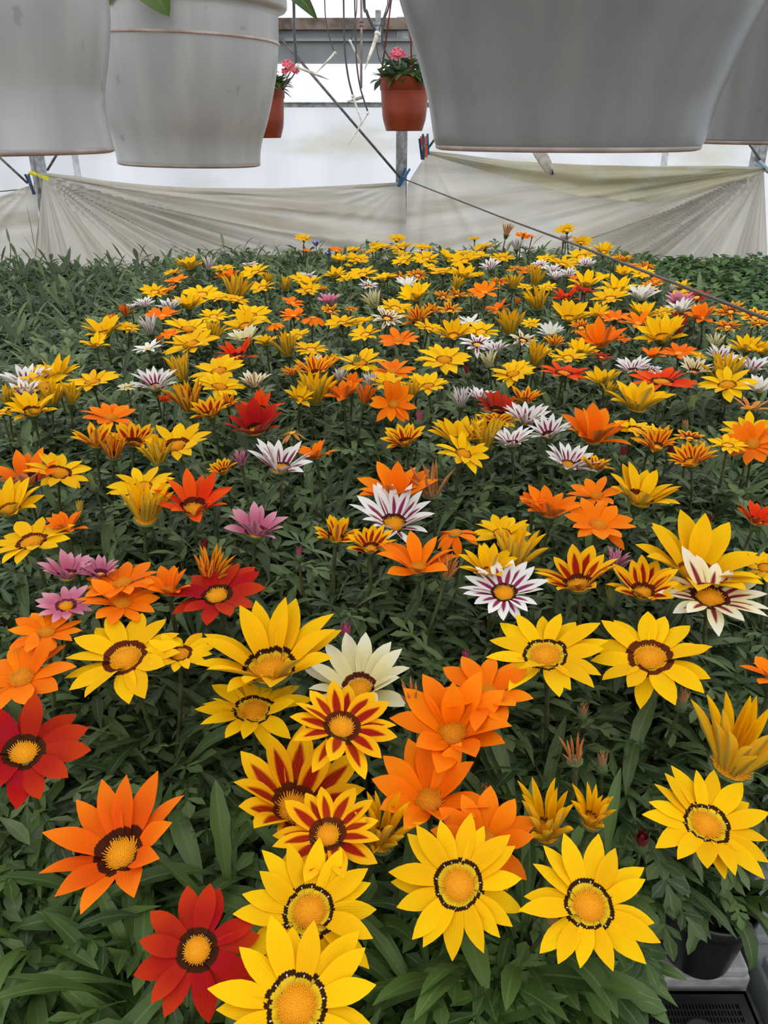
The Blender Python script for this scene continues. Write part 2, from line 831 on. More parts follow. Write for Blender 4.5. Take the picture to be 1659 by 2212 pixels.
ev = MB()
V, Fc = [], []
for j in range(13):
    for i in range(nx * 2 + 1):
        x = -7 + 7 * i / nx
        f = j / 12
        V.append((x, WY + .06 + (YC - WY - .06) * f, EAVEZ + (3.7 - EAVEZ) * (WY + .06 - YC) / (WY + .06) * f + .02 * math.sin(x * 13 + 5 * f) * math.sin(math.pi * f)))
for j in range(12):
    for i in range(nx * 2):
        a = j * (nx * 2 + 1) + i
        Fc.append([a, a + 1, a + nx * 2 + 2, a + nx * 2 + 1])
ev.add(V, Fc)
tag(ev.build('ceiling', FILM_EAVE), kind='structure')

# posts, rails, gutter beams of the back wall
XS = [at_y(x, 300, WY - .06).x for x in (66, 868, 1652)]
XS = [XS[0] - (XS[1] - XS[0])] + XS + [XS[2] + (XS[2] - XS[1])]
for k, x in enumerate(XS):
    mb = MB()
    mb.box((x - .025, WY - .055, 0), (x + .025, WY - .005, EAVEZ))
    mb.box((x - .012, WY - .058, 0), (x - .004, WY - .055, EAVEZ))
    structure('trim_%d' % (k + 1), mb, GALV)
rail = MB().box((-7, WY - .004, at_y(700, 232, WY).z), (7, WY + .02, at_y(700, 221, WY).z))
rail.box((-7, WY - .012, at_y(700, 223, WY).z), (7, WY - .004, at_y(700, 221, WY).z))
structure('trim_6', rail, GALV)
bm1 = MB()
za, zb, zc, zd = (at_y(700, q, WY - .06).z for q in (131, 90, 84, 65))
bm1.box((-7, WY - .062, za), (7, WY + .0, zb))
bm1.box((-7, WY - .082, zb), (7, WY + .0, zc))
bm1.box((-7, WY - .05, zc), (7, WY + .0, zd))
bm1.box((-7, WY - .075, za - .008), (7, WY + .0, za))
structure('trim_7', bm1, GREY_PAINT)
structure('trim_8', MB().box((-7, WY - .085, zd), (7, WY + .01, at_y(700, 40, WY - .06).z)), WOOD)
# bolt plate on the wooden plate
t_ = at_y(817, 50, WY - .09)
bp = MB().box((t_.x - .012, WY - .10, t_.z - .07), (t_.x + .012, WY - .085, t_.z + .045))
bp.box((t_.x - .022, WY - .108, t_.z - .008), (t_.x + .022, WY - .10, t_.z + .004))
tag(bp.build('bolt_plate', GALV, None, False), 'dark steel bolt plate on the weathered wooden eave beam', 'bracket')
# thin film bars of the wall seen behind the sheet gap
for k, (px, w) in enumerate(((1435, 9), (163, 6))):
    p = at_y(px, 360, WY + .0)
    structure('trim_%d' % (9 + k), MB().box((p.x - .012, WY + .004, .2), (p.x + .012, WY + .02, RAILZ)), plain('film_bar_%s' % 'ab'[k], (.62, .64, .68), .5, .4))

STEEL = plain('dull_steel_rod', (.17, .155, .145), .45, .5, .3, var=.25, scale=50)
DARKWIRE = plain('dark_wire', (.085, .075, .070), .5, .5, .2)


def rod(name, pts, r, mat, label, cat, n=8):
    return tag(MB().tube(pts, r, n).build(name, mat), label, cat)


rod('brace_rod', [at_y(560, 28, WY - .10), at_y(868, 388, WY - .075)], .0055, STEEL,
    'long thin steel brace rod slanting down to the foot of the middle post', 'rod')
rod('brace_rod', [at_y(-60, 285, WY - .09), at_y(60, 396, WY - .075)], .0055, STEEL,
    'steel brace rod under the leftmost white pot, sloping to the left post', 'rod')
rod('brace_rod', [at_y(180, 240, WY - .09), at_y(102, 368, WY - .075)], .0055, STEEL,
    'short steel brace rod rising right from the yellow clothes pegs', 'rod')
rod('brace_rod', [at_y(1570, 240, WY - .09), at_y(1652, 360, WY - .075)], .0055, STEEL,
    'steel brace rod under the rightmost white pot, sloping to the right post', 'rod')
rod('brace_rod', [at_y(960, 270, WY - .09), at_y(922, 325, WY - .075)], .0050, STEEL,
    'short steel brace rod just above the blue and orange pegs', 'rod')
rod('tie_wire', [at_y(-80, 422, WY - .08), at_y(66, 407, WY - .08)], .0022, DARKWIRE,
    'thin horizontal tie wire at the far left above the sheet', 'wire')
gw = [at_y(868, 385, WY - .07), at_depth(1080, 468, 2.5), at_depth(1240, 527, 1.75), at_depth(1659, 690, 1.05), at_depth(2300, 940, .62)]
pts = []
for i in range(len(gw) - 1):
    for k in range(6):
        pts.append(gw[i].lerp(gw[i + 1], k / 6))
rod('guy_wire', pts + [gw[-1]], .0027, DARKWIRE, 'long dark wire running from the middle post across the right flowers', 'wire')

# ------------------------------------------------------------------ draped plastic sheets
SHY = WY - .085


def sheet_material(nm, ca, cb):
    t = NT(nm)
    uvv = t.coord('UV')
    n1 = t.noise(1.0, 4, t.scaled(uvv, (18, 1.2, 1)), .55)
    n2 = t.noise(7.0, 4, t.coord(), .6)
    n3 = t.noise(3.1, 2, t.coord())
    c = t.mix(t.step(n1, .36, .70), ca, cb)
    c = t.mix(t.math('MULTIPLY', t.step(n2, .42, .75), .55), c, (.70, .70, .66))
    c = t.mix(t.math('MULTIPLY', t.step(n3, .58, .72), .35), c, (.40, .43, .46))
    return t.bsdf(c, .38, .4, 0, t.bump(n1, .15, .010), .54)


SHEET = sheet_material('dirty_plastic_sheet', (.80, .765, .68), (.56, .51, .41))
FLAP = sheet_material('algae_tinted_sheet', (.68, .655, .50), (.46, .43, .28))


def sheet(name, top, bottom, fold, label, cols=220, rows=70, yoff=0.0, centre=(0, 0), parent=None):
    """top / bottom: lists of (px, py); fold(px, py) -> depth towards the room in metres"""
    tx, ty = zip(*top)
    bx, by = zip(*bottom)
    V, U = [], []
    for j in range(rows + 1):
        g = j / rows
        for i in range(cols + 1):
            f = i / cols
            x0 = tx[0] + (tx[-1] - tx[0]) * f
            x1 = bx[0] + (bx[-1] - bx[0]) * f
            y0, y1 = np.interp(x0, tx, ty), np.interp(x1, bx, by)
            px, py = x0 + (x1 - x0) * g, y0 + (y1 - y0) * g
            p = at_y(px, py, SHY)
            d = fold(px, py)
            V.append((p.x, SHY - yoff - d, p.z))
            th = math.atan2(py - centre[1], px - centre[0] if centre[0] < 500 else centre[0] - px)
            U.append((th, math.hypot(px - centre[0], py - centre[1]) / 500))
    Fc = []
    for j in range(rows):
        for i in range(cols):
            a = j * (cols + 1) + i
            Fc.append([a, a + cols + 1, a + cols + 2, a + 1])
    o = obj(name, mesh(name, V, Fc, [SHEET], U), parent)
    return o


def fan(cx, cy, folds, flip=False, bend=0.0):
    def g(px, py):
        dx = (cx - px) if flip else (px - cx)
        dy = py - cy
        r = math.hypot(dx, dy)
        th = math.degrees(math.atan2(dy, dx)) + bend * r / 800
        d = 0
        for (t0, s, a) in folds:
            d += 2.3 * a * math.exp(-((th - t0) / s) ** 2) * min(1, r / 260) ** .8
        return d * (1 if r > 4 else 0)
    return g


fl = fan(94, 378, [(5.5, 1.3, .030), (9.5, 1.1, .034), (14.2, 1.5, .075), (18.5, 1.3, .026), (22, 1.2, .034), (26.5, 1.4, .048), (31, 1.3, .024), (36, 1.8, .034),
                   (42, 1.8, .022), (48, 2.5, .030), (57, 2.5, .016), (66, 4, .022), (78, 5, .02)], bend=3.0)
fr = fan(876, 392, [(5, 1.6, .012), (11, 2, .010), (19, 2.5, .014), (29, 3, .012), (41, 4, .012), (55, 4, .010)], True)
sl = sheet('plastic_sheet', [(94, 374), (160, 384), (220, 394), (320, 405), (420, 411), (600, 412), (740, 405), (876, 394)],
           [(66, 640), (880, 640)], lambda x, y: fl(x, y) * smooth(880, 600, x) + fr(x, y) * smooth(500, 800, x) * .8, '', centre=(94, 378))
tag(sl, 'sagging dirty plastic sheet between the left and middle posts', 'plastic sheet')
hem = [at_y(x, y + 2, SHY - .012) for x, y in ((94, 374), (160, 384), (220, 394), (320, 405), (420, 411), (600, 412), (740, 405), (876, 394))]
MB().tube(hem, [.006, .012, .013, .014, .014, .014, .012, .006], 8).build('hem', SHEET, sl)

fr2 = fan(1650, 364, [(-1, 1.4, .012), (4, 1.2, .016), (8, 1.2, .018), (12, 1.1, .014), (20.5, 1.2, .065), (24.5, 1.0, .034), (28, 1.0, .040), (31.5, 1.0, .056), (35.5, 1.2, .030),
                      (39, 1.2, .026), (43.5, 1.5, .030), (49, 1.6, .018), (55, 2, .018), (62, 3, .012)], True)
fl2 = fan(920, 326, [(60, 4, .012), (75, 5, .014), (95, 5, .014)])
sr = sheet('plastic_sheet', [(880, 398), (892, 378), (924, 328), (985, 334), (1100, 349), (1250, 357), (1400, 360), (1560, 359), (1650, 364)],
           [(872, 640), (1662, 640)], lambda x, y: fr2(x, y) * smooth(1000, 1420, x) + fl2(x, y) * smooth(1200, 900, x), '', centre=(1650, 364))
tag(sr, 'sagging dirty plastic sheet between the middle and right posts', 'plastic sheet')
# folded over flap along its upper edge
V, U = [], []
topc = [(924, 328), (985, 334), (1100, 349), (1250, 357), (1400, 360), (1560, 359), (1648, 363)]
lowc = [(924, 333), (985, 351), (1100, 385), (1250, 422), (1330, 430), (1400, 436), (1480, 418), (1648, 368)]
nc, nr = 160, 14
for j in range(nr + 1):
    for i in range(nc + 1):
        x = 924 + 724 * i / nc
        y0 = np.interp(x, *zip(*topc)) - 2
        y1 = np.interp(x, *zip(*lowc))
        y = y0 + (y1 - y0) * j / nr
        p = at_y(x, y, SHY)
        V.append((p.x, SHY - .042 - .018 * math.sin(9 * j / nr + x * .004) - fr2(x, y) * .8 * smooth(1100, 1420, x), p.z))
        U.append((math.atan2(y - 364, 1650 - x) + .3, math.hypot(1650 - x, y - 364) / 500))
Fc = [[j * (nc + 1) + i, (j + 1) * (nc + 1) + i, (j + 1) * (nc + 1) + i + 1, j * (nc + 1) + i + 1] for j in range(nr) for i in range(nc)]
obj('flap', mesh('flap', V, Fc, [FLAP], U), sr)
fz = fan(70, 398, [(6, 2, .02), (14, 2, .026), (24, 3, .03), (36, 3, .022), (50, 5, .02)], True)
sz = sheet('plastic_sheet', [(-170, 434), (-60, 430), (10, 420), (60, 402), (80, 398)], [(-170, 640), (92, 640)], fz, '', 70, 50, centre=(700, 398))
tag(sz, 'corner of plastic sheet at the far left, left of the left post', 'plastic sheet')

# ------------------------------------------------------------------ clothes pegs
PEG = {k: plain('peg_' + k, c, .4, .5, var=.08) for k, c in
       dict(blue=(.020, .10, .24), yellow=(.72, .66, .02), orange=(.62, .11, .03), navy=(.015, .05, .13), pale=(.35, .45, .55)).items()}


def peg(px, py, ang, colour, label, ln=.085):
    p = at_y(px, py, SHY - .05)
    e = empty('clothes_peg', p, label, 'clothes peg')
    a = math.radians(ang)
    rot = Matrix.Rotation(-a, 4, 'Y')
    for s, y in ((1, -.007), (-1, .007)):
        mb = MB()
        V = []
        for k in range(7):
            f = k / 6
            w = .006 * (1 - .25 * f)
            off = y + s * -.004 * (1 - abs(2 * f - .9))
            z = (f - .5) * ln
            V += [(-w, off - .003, z), (w, off - .003, z), (w, off + .003, z), (-w, off + .003, z)]
        Fc = [[0, 1, 2, 3], [27, 26, 25, 24]]
        for k in range(6):
            for q in range(4):
                Fc.append([k * 4 + q, k * 4 + 4 + q, k * 4 + 4 + (q + 1) % 4, k * 4 + (q + 1) % 4])
        mb.add(V, Fc)
        mb.build('peg_half', PEG[colour], e, False, Matrix.Translation((s * .006, 0, 0)) @ rot @ Matrix.Rotation(s * .10, 4, 'Y'))
    MB().tube([(0, -.013, .002), (0, .013, .002)], .0042, 10).build('spring', GALV, e, True, rot)
    return e


peg(66, 398, 12, 'navy', 'dark blue clothes peg upright on the left post')
peg(84, 379, 72, 'yellow', 'yellow clothes peg holding the sheet corner at the left post')
peg(871, 383, -28, 'blue', 'blue clothes peg leaning on the middle post below the red pot')
peg(912, 322, 4, 'navy', 'dark blue clothes peg left of the orange peg')
peg(917, 317, 8, 'orange', 'orange clothes peg between two blue pegs')
peg(921, 312, 9, 'blue', 'brighter blue clothes peg right of the orange peg')
peg(1650, 362, 55, 'pale', 'pale blue clothes peg at the right edge by the right post')

# ------------------------------------------------------------------ hanging white pots
def whitepot(nm, k, tr):
    t = NT(nm)
    n = t.noise(1.0, 3, t.scaled(t.coord(), (26, 26, 2.0)))
    n2 = t.noise(42.0, 3, t.coord())
    sp = t.n('ShaderNodeSeparateXYZ')
    t.t.links.new(t.coord('UV'), sp.inputs[0])
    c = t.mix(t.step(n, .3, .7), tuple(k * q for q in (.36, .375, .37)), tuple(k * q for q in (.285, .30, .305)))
    low = t.math('SUBTRACT', 1.0, t.step(t.coord_z, .004, .035)) if hasattr(t, 'coord_z') else 0.0
    c = t.mix(t.math('MULTIPLY', t.step(n2, .66, .72), .35), c, (.16, .14, .12))
    return t.bsdf(c, .27, .9, 0, None, tr, (.55, .56, .54))


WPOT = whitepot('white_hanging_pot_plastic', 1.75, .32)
WPOT_BACKLIT = whitepot('backlit_hanging_pot_plastic', .62, .12)  # same white plastic, backlit shade of the pot fronts put into its colour
PINKRIM = plain('pinkish_pot_edge', (.40, .34, .32), .5, .3)
PIPEMAT = GALV


def hanging_pot(px, py, d, prof, label, name='hanging_pot', lean=0.0, rim=True, ring=None, mat=None):
    """prof: (half width px, px above the bottom) of the outline at depth d; px,py: centre of the bottom edge"""
    p = at_depth(px, py, d)
    s = d / F
    e = empty(name, p, label, 'hanging pot')
    e.rotation_euler = (0, lean, 0)
    outer = []
    for w, h in prof:
        q = at_y(px, py - h, p.y)
        outer.append((w * (q.y * COSP + (CAMZ - q.z) * SINP) / F, q.z - p.z))
    fine = []
    hs = np.linspace(0, outer[-1][1], 30)
    ws = np.interp(hs, [h for w, h in outer], [w for w, h in outer])
    for _ in range(2):
        ws[1:-1] = (ws[:-2] + 2 * ws[1:-1] + ws[2:]) / 4
    fine = [(0.0005, .006), (ws[0] - .012, .006), (ws[0] - .006, 0.0), (ws[0] - .0015, 0.0012)] + [(w, h + (.003 if k == 0 else 0)) for k, (w, h) in enumerate(zip(ws, hs))]
    top = hs[-1]
    tw = ws[-1]
    if rim:
        fine += [(tw + .001, top + .001), (tw + .010, top + .0015), (tw + .0125, top + .005), (tw + .0125, top + .022), (tw + .010, top + .026), (tw + .003, top + .026), (tw - .003, top + .022)]
    inner = [(w - .0028, h) for w, h in zip(ws[::-1], hs[::-1]) if h > .02] + [(ws[0] - .006, .010), (.0005, .010)]
    MB().lathe(fine + inner, 96).build('pot_body', mat or WPOT, e)
    MB().lathe([(ws[0] - .004, -.0006), (ws[0] - .0005, .0004), (ws[0] + .0006, .0022), (ws[0] - .0002, .0036)], 96).build('bottom_edge', PINKRIM, e)
    if ring:
        h = at_y(px, py - ring, p.y).z - p.z
        w = np.interp(h, hs, ws)
        MB().lathe([(w - .001, h - .0022), (w + .0018, h - .0012), (w + .0018, h + .0012), (w - .001, h + .0022)], 96).build('ring', plain('ring_pinkish', (.46, .36, .33), .4, .4), e)
    MB().lathe([(.0005, top - .012), (tw * .5, top - .008), (tw - .004, top - .014), (tw - .02, top - .05)], 40).build('soil', SOIL, e)
    zt = 2.62 - p.z
    for k in range(3):
        a = math.radians(90 + 120 * k)
        MB().tube([((tw + .006) * math.cos(a), (tw + .006) * math.sin(a), top + .012), (.02 * math.cos(a), .02 * math.sin(a), zt - .14), (0, 0, zt - .06), (0, 0, zt)], .0016, 6).build('hanger_wire', WPOTWIRE, e)
    return e, top, tw, s


WPOTWIRE = plain('white_hanger', (.6, .6, .58), .5, .4)
profA = [(281, 0), (279, 70), (285, 130), (301, 180), (316, 230), (331, 290), (337, 330), (342, 420)]
profB = [(150, 0), (151, 22), (158, 55), (174, 95), (191, 155), (203, 205), (211, 260), (215, 310), (216, 336)]
profC = [(289, 0), (298, 30), (314, 100), (336, 160), (358, 220), (385, 280), (402, 320), (428, 400), (440, 480)]
hanging_pot(-46, 330, .68, profA, 'large white hanging pot cut off by the left frame edge')
eB, topB, twB, sB = hanging_pot(411, 356, 1.12, profB, 'white hanging pot with a raised ring line, second from left', lean=.02, ring=266)
hanging_pot(1219, 322, .66, [(w * .96, h) for w, h in profC], 'largest backlit white hanging pot, right of the red pots', mat=WPOT_BACKLIT)
hanging_pot(1722, 310, .95, [(205, 0), (208, 60), (214, 130), (224, 200), (240, 280), (246, 360)], 'backlit white hanging pot cut off by the right frame edge', mat=WPOT_BACKLIT)
# leaves of the plant in the second pot
def broad_leaf(ln, w, droop, mat):
    V, U, Fc = [], [], []
    for i in range(11):
        s = i / 10
        hw = w * (math.sin(math.pi * min(1, s * .92 + .08)) ** .7) * (1 - .25 * s)
        ang = droop * s
        for j in range(7):
            t = j / 3 - 1
            x = ln * (math.sin(ang) / droop if droop else s)
            z = -ln * (1 - math.cos(ang)) / droop if droop else 0
            V.append((x, hw * t, z + .18 * hw * abs(t)))
            U.append(((t + 1) / 2, s))
    for i in range(10):
        for j in range(6):
            a = i * 7 + j
            Fc.append([a, a + 7, a + 8, a + 1])
    return mesh('leaf', V, Fc, [mat], U)


BL = [broad_leaf(.075, .026, 1.9, LEAF_FRESH), broad_leaf(.10, .022, 1.3, LEAF_FRESH), broad_leaf(.06, .02, 1.0, LEAF_FRESH)]
for (ang, r, dz, k, sc) in ((-112, .108, .028, 0, .78), (-35, .125, .042, 1, .62), (-80, .09, .036, 2, 1), (-10, .10, .04, 0, .8), (60, .10, .04, 1, 1), (150, .10, .04, 2, 1), (-140, .08, .05, 1, .8), (20, .06, .06, 0, 1), (100, .05, .06, 2, 1)):
    a = math.radians(ang)
    obj('leaf', BL[k], eB, Matrix.Translation((r * math.cos(a), r * math.sin(a), topB + dz)) @ Matrix.Rotation(a, 4, 'Z') @ Matrix.Diagonal((sc, sc, sc, 1)))
MB().tube([(0, 0, topB - .012), (.01, 0, topB + .03), (.02, -.02, topB + .07)], .004, 8).build('stem', STEM, eB)
# two leaves hanging over its rim
for (b0, b1, dd, w_) in (((322, -42), (366, 36), .915, .026), ((628, -14), (686, 43), 1.0, .011)):
    a0 = at_depth(b0[0], b0[1], dd)
    a1 = at_depth(b1[0], b1[1], dd - .01)
    vec = a1 - a0
    fwd = Vector((0, -1, .25))
    yax = fwd.cross(vec).normalized()
    zax = vec.normalized().cross(yax)
    M = Matrix((vec.normalized(), yax, zax)).transposed().to_4x4()
    M.translation = a0 - eB.location
    V, U, Fc = [], [], []
    for i in range(13):
        f = i / 12
        hw = w_ * math.sin(math.pi * (.10 + .90 * f)) ** .75 * (1 - .18 * f) if i < 12 else .0004
        for j in range(7):
            tt = j / 3 - 1
            V.append((vec.length * f, hw * tt, .22 * hw * abs(tt) + .018 * math.sin(math.pi * f)))
            U.append((j / 6, f))
    for i in range(12):
        for j in range(6):
            q = i * 7 + j
            Fc.append([q, q + 7, q + 8, q + 1])
    obj('leaf', mesh('leaf', V, Fc, [LEAF_FRESH], U), eB, eB.rotation_euler.to_matrix().to_4x4().inverted() @ M)
    MB().tube([(0, 0, topB + .03), (M.translation * .6) + Vector((0, 0, .03 * .0)) + Vector((0, 0, topB * .4 + .03)), M.translation], .0022, 6).build('leaf_stalk', STEM, eB)
# pipe carrying the pots
for k, (y, z) in enumerate(((.56, 2.62), (.98, 2.62))):
    tag(MB().tube([(-3.5, y, z + .016), (3.5, y, z + .016)], .016, 12).build('hanging_rail', GALV), ('nearer' if k == 0 else 'farther') + ' galvanised rail overhead carrying the white hanging pots', 'rail')
# broken white stake below the largest pot
ST = at_depth(1140, 318, .80)
STK = plain('dirty_white_plastic', (.66, .64, .56), .5, .4, var=.22, scale=60)
dk = empty('drip_stake', ST, 'dirty white drip stake poking down below the largest hanging pot', 'stake')
a, b = at_depth(1142, 285, .83) - ST, at_depth(1192, 377, .79) - ST
MB().tube([a, a.lerp(b, .5), a.lerp(b, .75), a.lerp(b, .9), b], [.0068, .0066, .0058, .0045, .0012], 8).build('shaft', STK, dk)
q0, q1 = a.lerp(b, .70), a.lerp(b, .985)
MB().tube([q0 + Vector((.004, -.005, .0)), q1 + Vector((.0012, -.0014, 0))], [.0018, .0012], 6).build('groove', DARKWIRE, dk)

# ------------------------------------------------------------------ red hanging pots
RED = plain('terracotta_plastic', (.25, .038, .014), .42, .4, var=.10, scale=14)
RPINK = petal_material('petal_rose', (.62, .035, .11), (.70, .12, .20), edge=(.75, .45, .48))


def rosette_leaf(ln, w):
    V, U, Fc = [], [], []
    for i in range(6):
        s = i / 5
        hw = w * math.sin(math.pi * (.08 + .92 * s) ** .8) if s < 1 else 0.0004
        for j in range(3):
            t = j - 1
            V.append((ln * s, hw * t, .25 * hw * abs(t) - .25 * ln * s * s))
            U.append(((t + 1) / 2, s))
    for i in range(5):
        for j in range(2):
            a = i * 3 + j
            Fc.append([a, a + 3, a + 4, a + 1])
    return np.array(V), Fc, np.array(U)


def place(V, M):
    return V @ np.array(M.to_3x3()).T + np.array(M.translation)


def red_pot(px, ptop, pbot, hw, d, label, blooms, straps):
    p = at_depth(px, pbot, d)
    s = d / F
    e = empty('red_hanging_pot', p, label, 'hanging pot')
    H = (pbot - ptop) * s
    R = hw * s
    prof = [(.0005, .004), (R * .70, .004), (R * .73, 0), (R * .75, .004), (R * .85, H * .19), (R * .86, H * .20), (R * .87, H * .25), (R * .88, H * .26), (R * .90, H * .38), (R * .93, H * .6), (R * .945, H * .74),
            (R * .95, H * .75), (R * .985, H * .765), (R * .99, H * .97), (R * 1.0, H), (R * .96, H), (R * .93, H * .8), (R * .5, H * .8), (.0005, H * .82)]
    MB().lathe(prof, 48).build('pot_body', RED, e)
    MB().lathe([(.0005, H * .90), (R * .6, H * .92), (R * .95, H * .86)], 30).build('soil', SOIL, e)
    mb = MB()
    lv = rosette_leaf(.055, .015)
    rr = random.Random(px)
    for k in range(150):
        a = rr.uniform(0, 2 * math.pi)
        q = rr.random() ** .6
        M = Matrix.Translation((R * .92 * q * math.cos(a), R * .92 * q * math.sin(a), H * .93 + .065 * (1 - q * q) * rr.uniform(.2, 1.2))) @ Matrix.Rotation(a + rr.uniform(-.9, .9), 4, 'Z') @ Matrix.Rotation(rr.uniform(-.9, .5), 4, 'Y') @ Matrix.Diagonal([rr.uniform(.7, 1.25)] * 3 + [1])
        mb.add(place(lv[0], M), lv[1], lv[2])
    mb.build('foliage', LEAF_BROAD, e)
    for (bx, by, bs) in blooms:
        c = at_depth(bx, by, d - .06) - p
        c.y = -R * .55
        fm = MB()
        for k in range(5):
            V, U, Fc = [], [], []
            for i in range(5):
                f = i / 4
                w = .55 * math.sin(math.pi * (.12 + .72 * f))
                for j in range(3):
                    V.append((f, w * (j - 1), .18 * f * f + .05 * abs(j - 1)))
                    U.append((j / 2, f))
            for i in range(4):
                for j in range(2):
                    a0 = i * 3 + j
                    Fc.append([a0, a0 + 3, a0 + 4, a0 + 1])
            M = Matrix.Rotation(k * 2 * math.pi / 5, 4, 'Z') @ Matrix.Translation((.06, 0, 0))
            fm.add(place(np.array(V), M), Fc, U)
        fl_ = fm.build('flower', RPINK, e, True, Matrix.Translation(c) @ Matrix.Rotation(.9, 4, 'X') @ Matrix.Diagonal([bs] * 3 + [1]))
        MB().lathe([(.11, .02), (.09, .07), (.0005, .09)], 10).build('flower_eye', PEG['yellow'], fl_)
        MB().tube([c, Vector((c.x * .6, c.y * .4, H * .9))], .002, 6).build('flower_stem', STEM, e)
    zt = 2.30 - p.z
    for (a, wx) in straps:
        a = math.radians(a)
        MB().tube([(R * .99 * math.cos(a), R * .99 * math.sin(a), H * .95), (R * .5 * math.cos(a), R * .5 * math.sin(a), H + .28), (0, 0, H + .45), (0, 0, zt)], [.0035, .003, .003, .003], 6).build('hanger_strap', RED, e)
    return e


red_pot(873, 181, 283, 53, 3.0, 'terracotta coloured hanging pot beside the largest white pot, rose bloom on top', [(857, 118, .019), (866, 125, .018), (848, 126, .016), (858, 127, .017)], ((-75, 0), (165, 0), (45, 0)))
red_pot(570, 198, 298, 50, 3.0, 'terracotta coloured hanging pot half hidden by the second white pot', [(626, 143, .018), (637, 152, .018), (622, 158, .014), (645, 158, .013)], ((-60, 0), (180, 0), (60, 0)))
tag(MB().tube([(-3.5, at_depth(873, 200, 3.0).y, 2.316), (3.5, at_depth(873, 200, 3.0).y, 2.316)], .016, 12).build('hanging_rail', GALV), 'galvanised rail overhead at the back carrying the terracotta pots', 'rail')

# ------------------------------------------------------------------ drip hoses and stakes
HOSE = plain('black_hose', (.012, .012, .016), .4, .5, var=.1)
COPPER = plain('pinkish_pipe', (.30, .20, .18), .45, .5, .2, var=.2)


def hose(pts, d, w, label, stake=None, sw=6, top=2.30):
    P0 = at_depth(pts[0][0], pts[0][1], d)
    e = empty('drip_hose', at_depth(pts[-1][0], pts[-1][1], d), label, 'hose')
    o = e.location
    pp = [at_depth(x, y, d) for x, y in pts]
    up = Vector((P0.x, P0.y, top))
    full = [up] + [up.lerp(pp[0], .5)] + pp
    sm = []
    for i in range(len(full) - 1):          # catmull-rom
        p0, p1, p2, p3 = full[max(i - 1, 0)], full[i], full[i + 1], full[min(i + 2, len(full) - 1)]
        for k in range(6):
            t = k / 6
            sm.append(.5 * ((2 * p1) + (p2 - p0) * t + (2 * p0 - 5 * p1 + 4 * p2 - p3) * t * t + (3 * p1 - p0 - 3 * p2 + p3) * t ** 3) - o)
    sm.append(full[-1] - o)
    s = d / F
    MB().tube(sm, w * s * .5, 8).build('hose', HOSE, e)
    if stake:
        q = [at_depth(x, y, d - .01) - o for x, y in stake]
        st = MB().tube([q[0], q[0].lerp(q[1], .12), q[0].lerp(q[1], .6), q[1]], [sw * s * .55, sw * s * .5, sw * s * .38, sw * s * .08], 6).build('drip_stake', STK, e)
        MB().tube([q[0] + (q[0] - q[1]) * .02, q[0].lerp(q[1], .06)], sw * s * .75, 8).build('collar', STK, st)
    return e


hose([(634, -10), (635, 60), (638, 100), (640, 138)], 1.9, 6.5, 'thickest black drip hose beside the second white pot', [(640, 143), (710, 172)], 8)
hose([(701, -10), (703, 35), (709, 70), (722, 113)], 2.5, 2.6, 'thin black drip hose whose white stake slants down left', [(724, 114), (683, 158)], 5)
hose([(742, -10), (743, 50), (745, 110), (752, 165), (762, 206)], 2.3, 4, 'black drip hose left of the pinkish pipe, stake hanging down right', [(762, 207), (783, 270)], 5)
hose([(766, -10), (768, 60), (770, 130), (778, 188), (794, 240)], 2.4, 3.4, 'black drip hose reaching lowest, its stake pointing down left', [(795, 243), (753, 313)], 4)
hose([(786, -10), (792, 25), (801, 48), (813, 69)], 1.9, 6.5, 'thick black drip hose with a broad white stake near the pinkish pipe', [(816, 72), (788, 150)], 9)
hose([(843, -10), (831, 40), (825, 75), (830, 105), (846, 132), (858, 150)], 2.7, 4.2, 'black drip hose curving into the terracotta pot with rose bloom')
hose([(838, -10), (834, 20), (815, 80), (817, 120), (829, 147)], 2.75, 2.4, 'thin black drip hose left of the terracotta pot')
hose([(771, -10), (768, 40), (758, 86)], 2.6, 2.4, 'short thin black drip hose with a bent white stake on the grey beam', [(756, 88), (781, 140)], 4)
cp = MB().tube([at_depth(780, -12, 2.9), at_depth(781, 60, 2.9), at_depth(780, 190, 2.9)], .0045, 10)
for yy in (47, 55):
    cp.tube([at_depth(781, yy - 3, 2.9), at_depth(781, yy + 3, 2.9)], .0085, 10)
cpt = cp.tube([at_depth(780, -12, 2.9), Vector((at_depth(780, -12, 2.9).x, at_depth(780, -12, 2.9).y, 2.30))], .0045, 10).build('hanging_pipe', COPPER)
tag(cpt, 'thin pinkish vertical pipe with a joint between the hoses', 'pipe')
ls = empty('drip_stake', at_y(770, 214, WY - .018), 'whitish drip stake lying on the rail of the back wall', 'stake')
MB().tube([at_y(750, 220, WY - .018) - ls.location, at_y(770, 214, WY - .018) - ls.location, at_y(786, 209, WY - .018) - ls.location], [.003, .008, .007], 6).build('shaft', STK, ls)
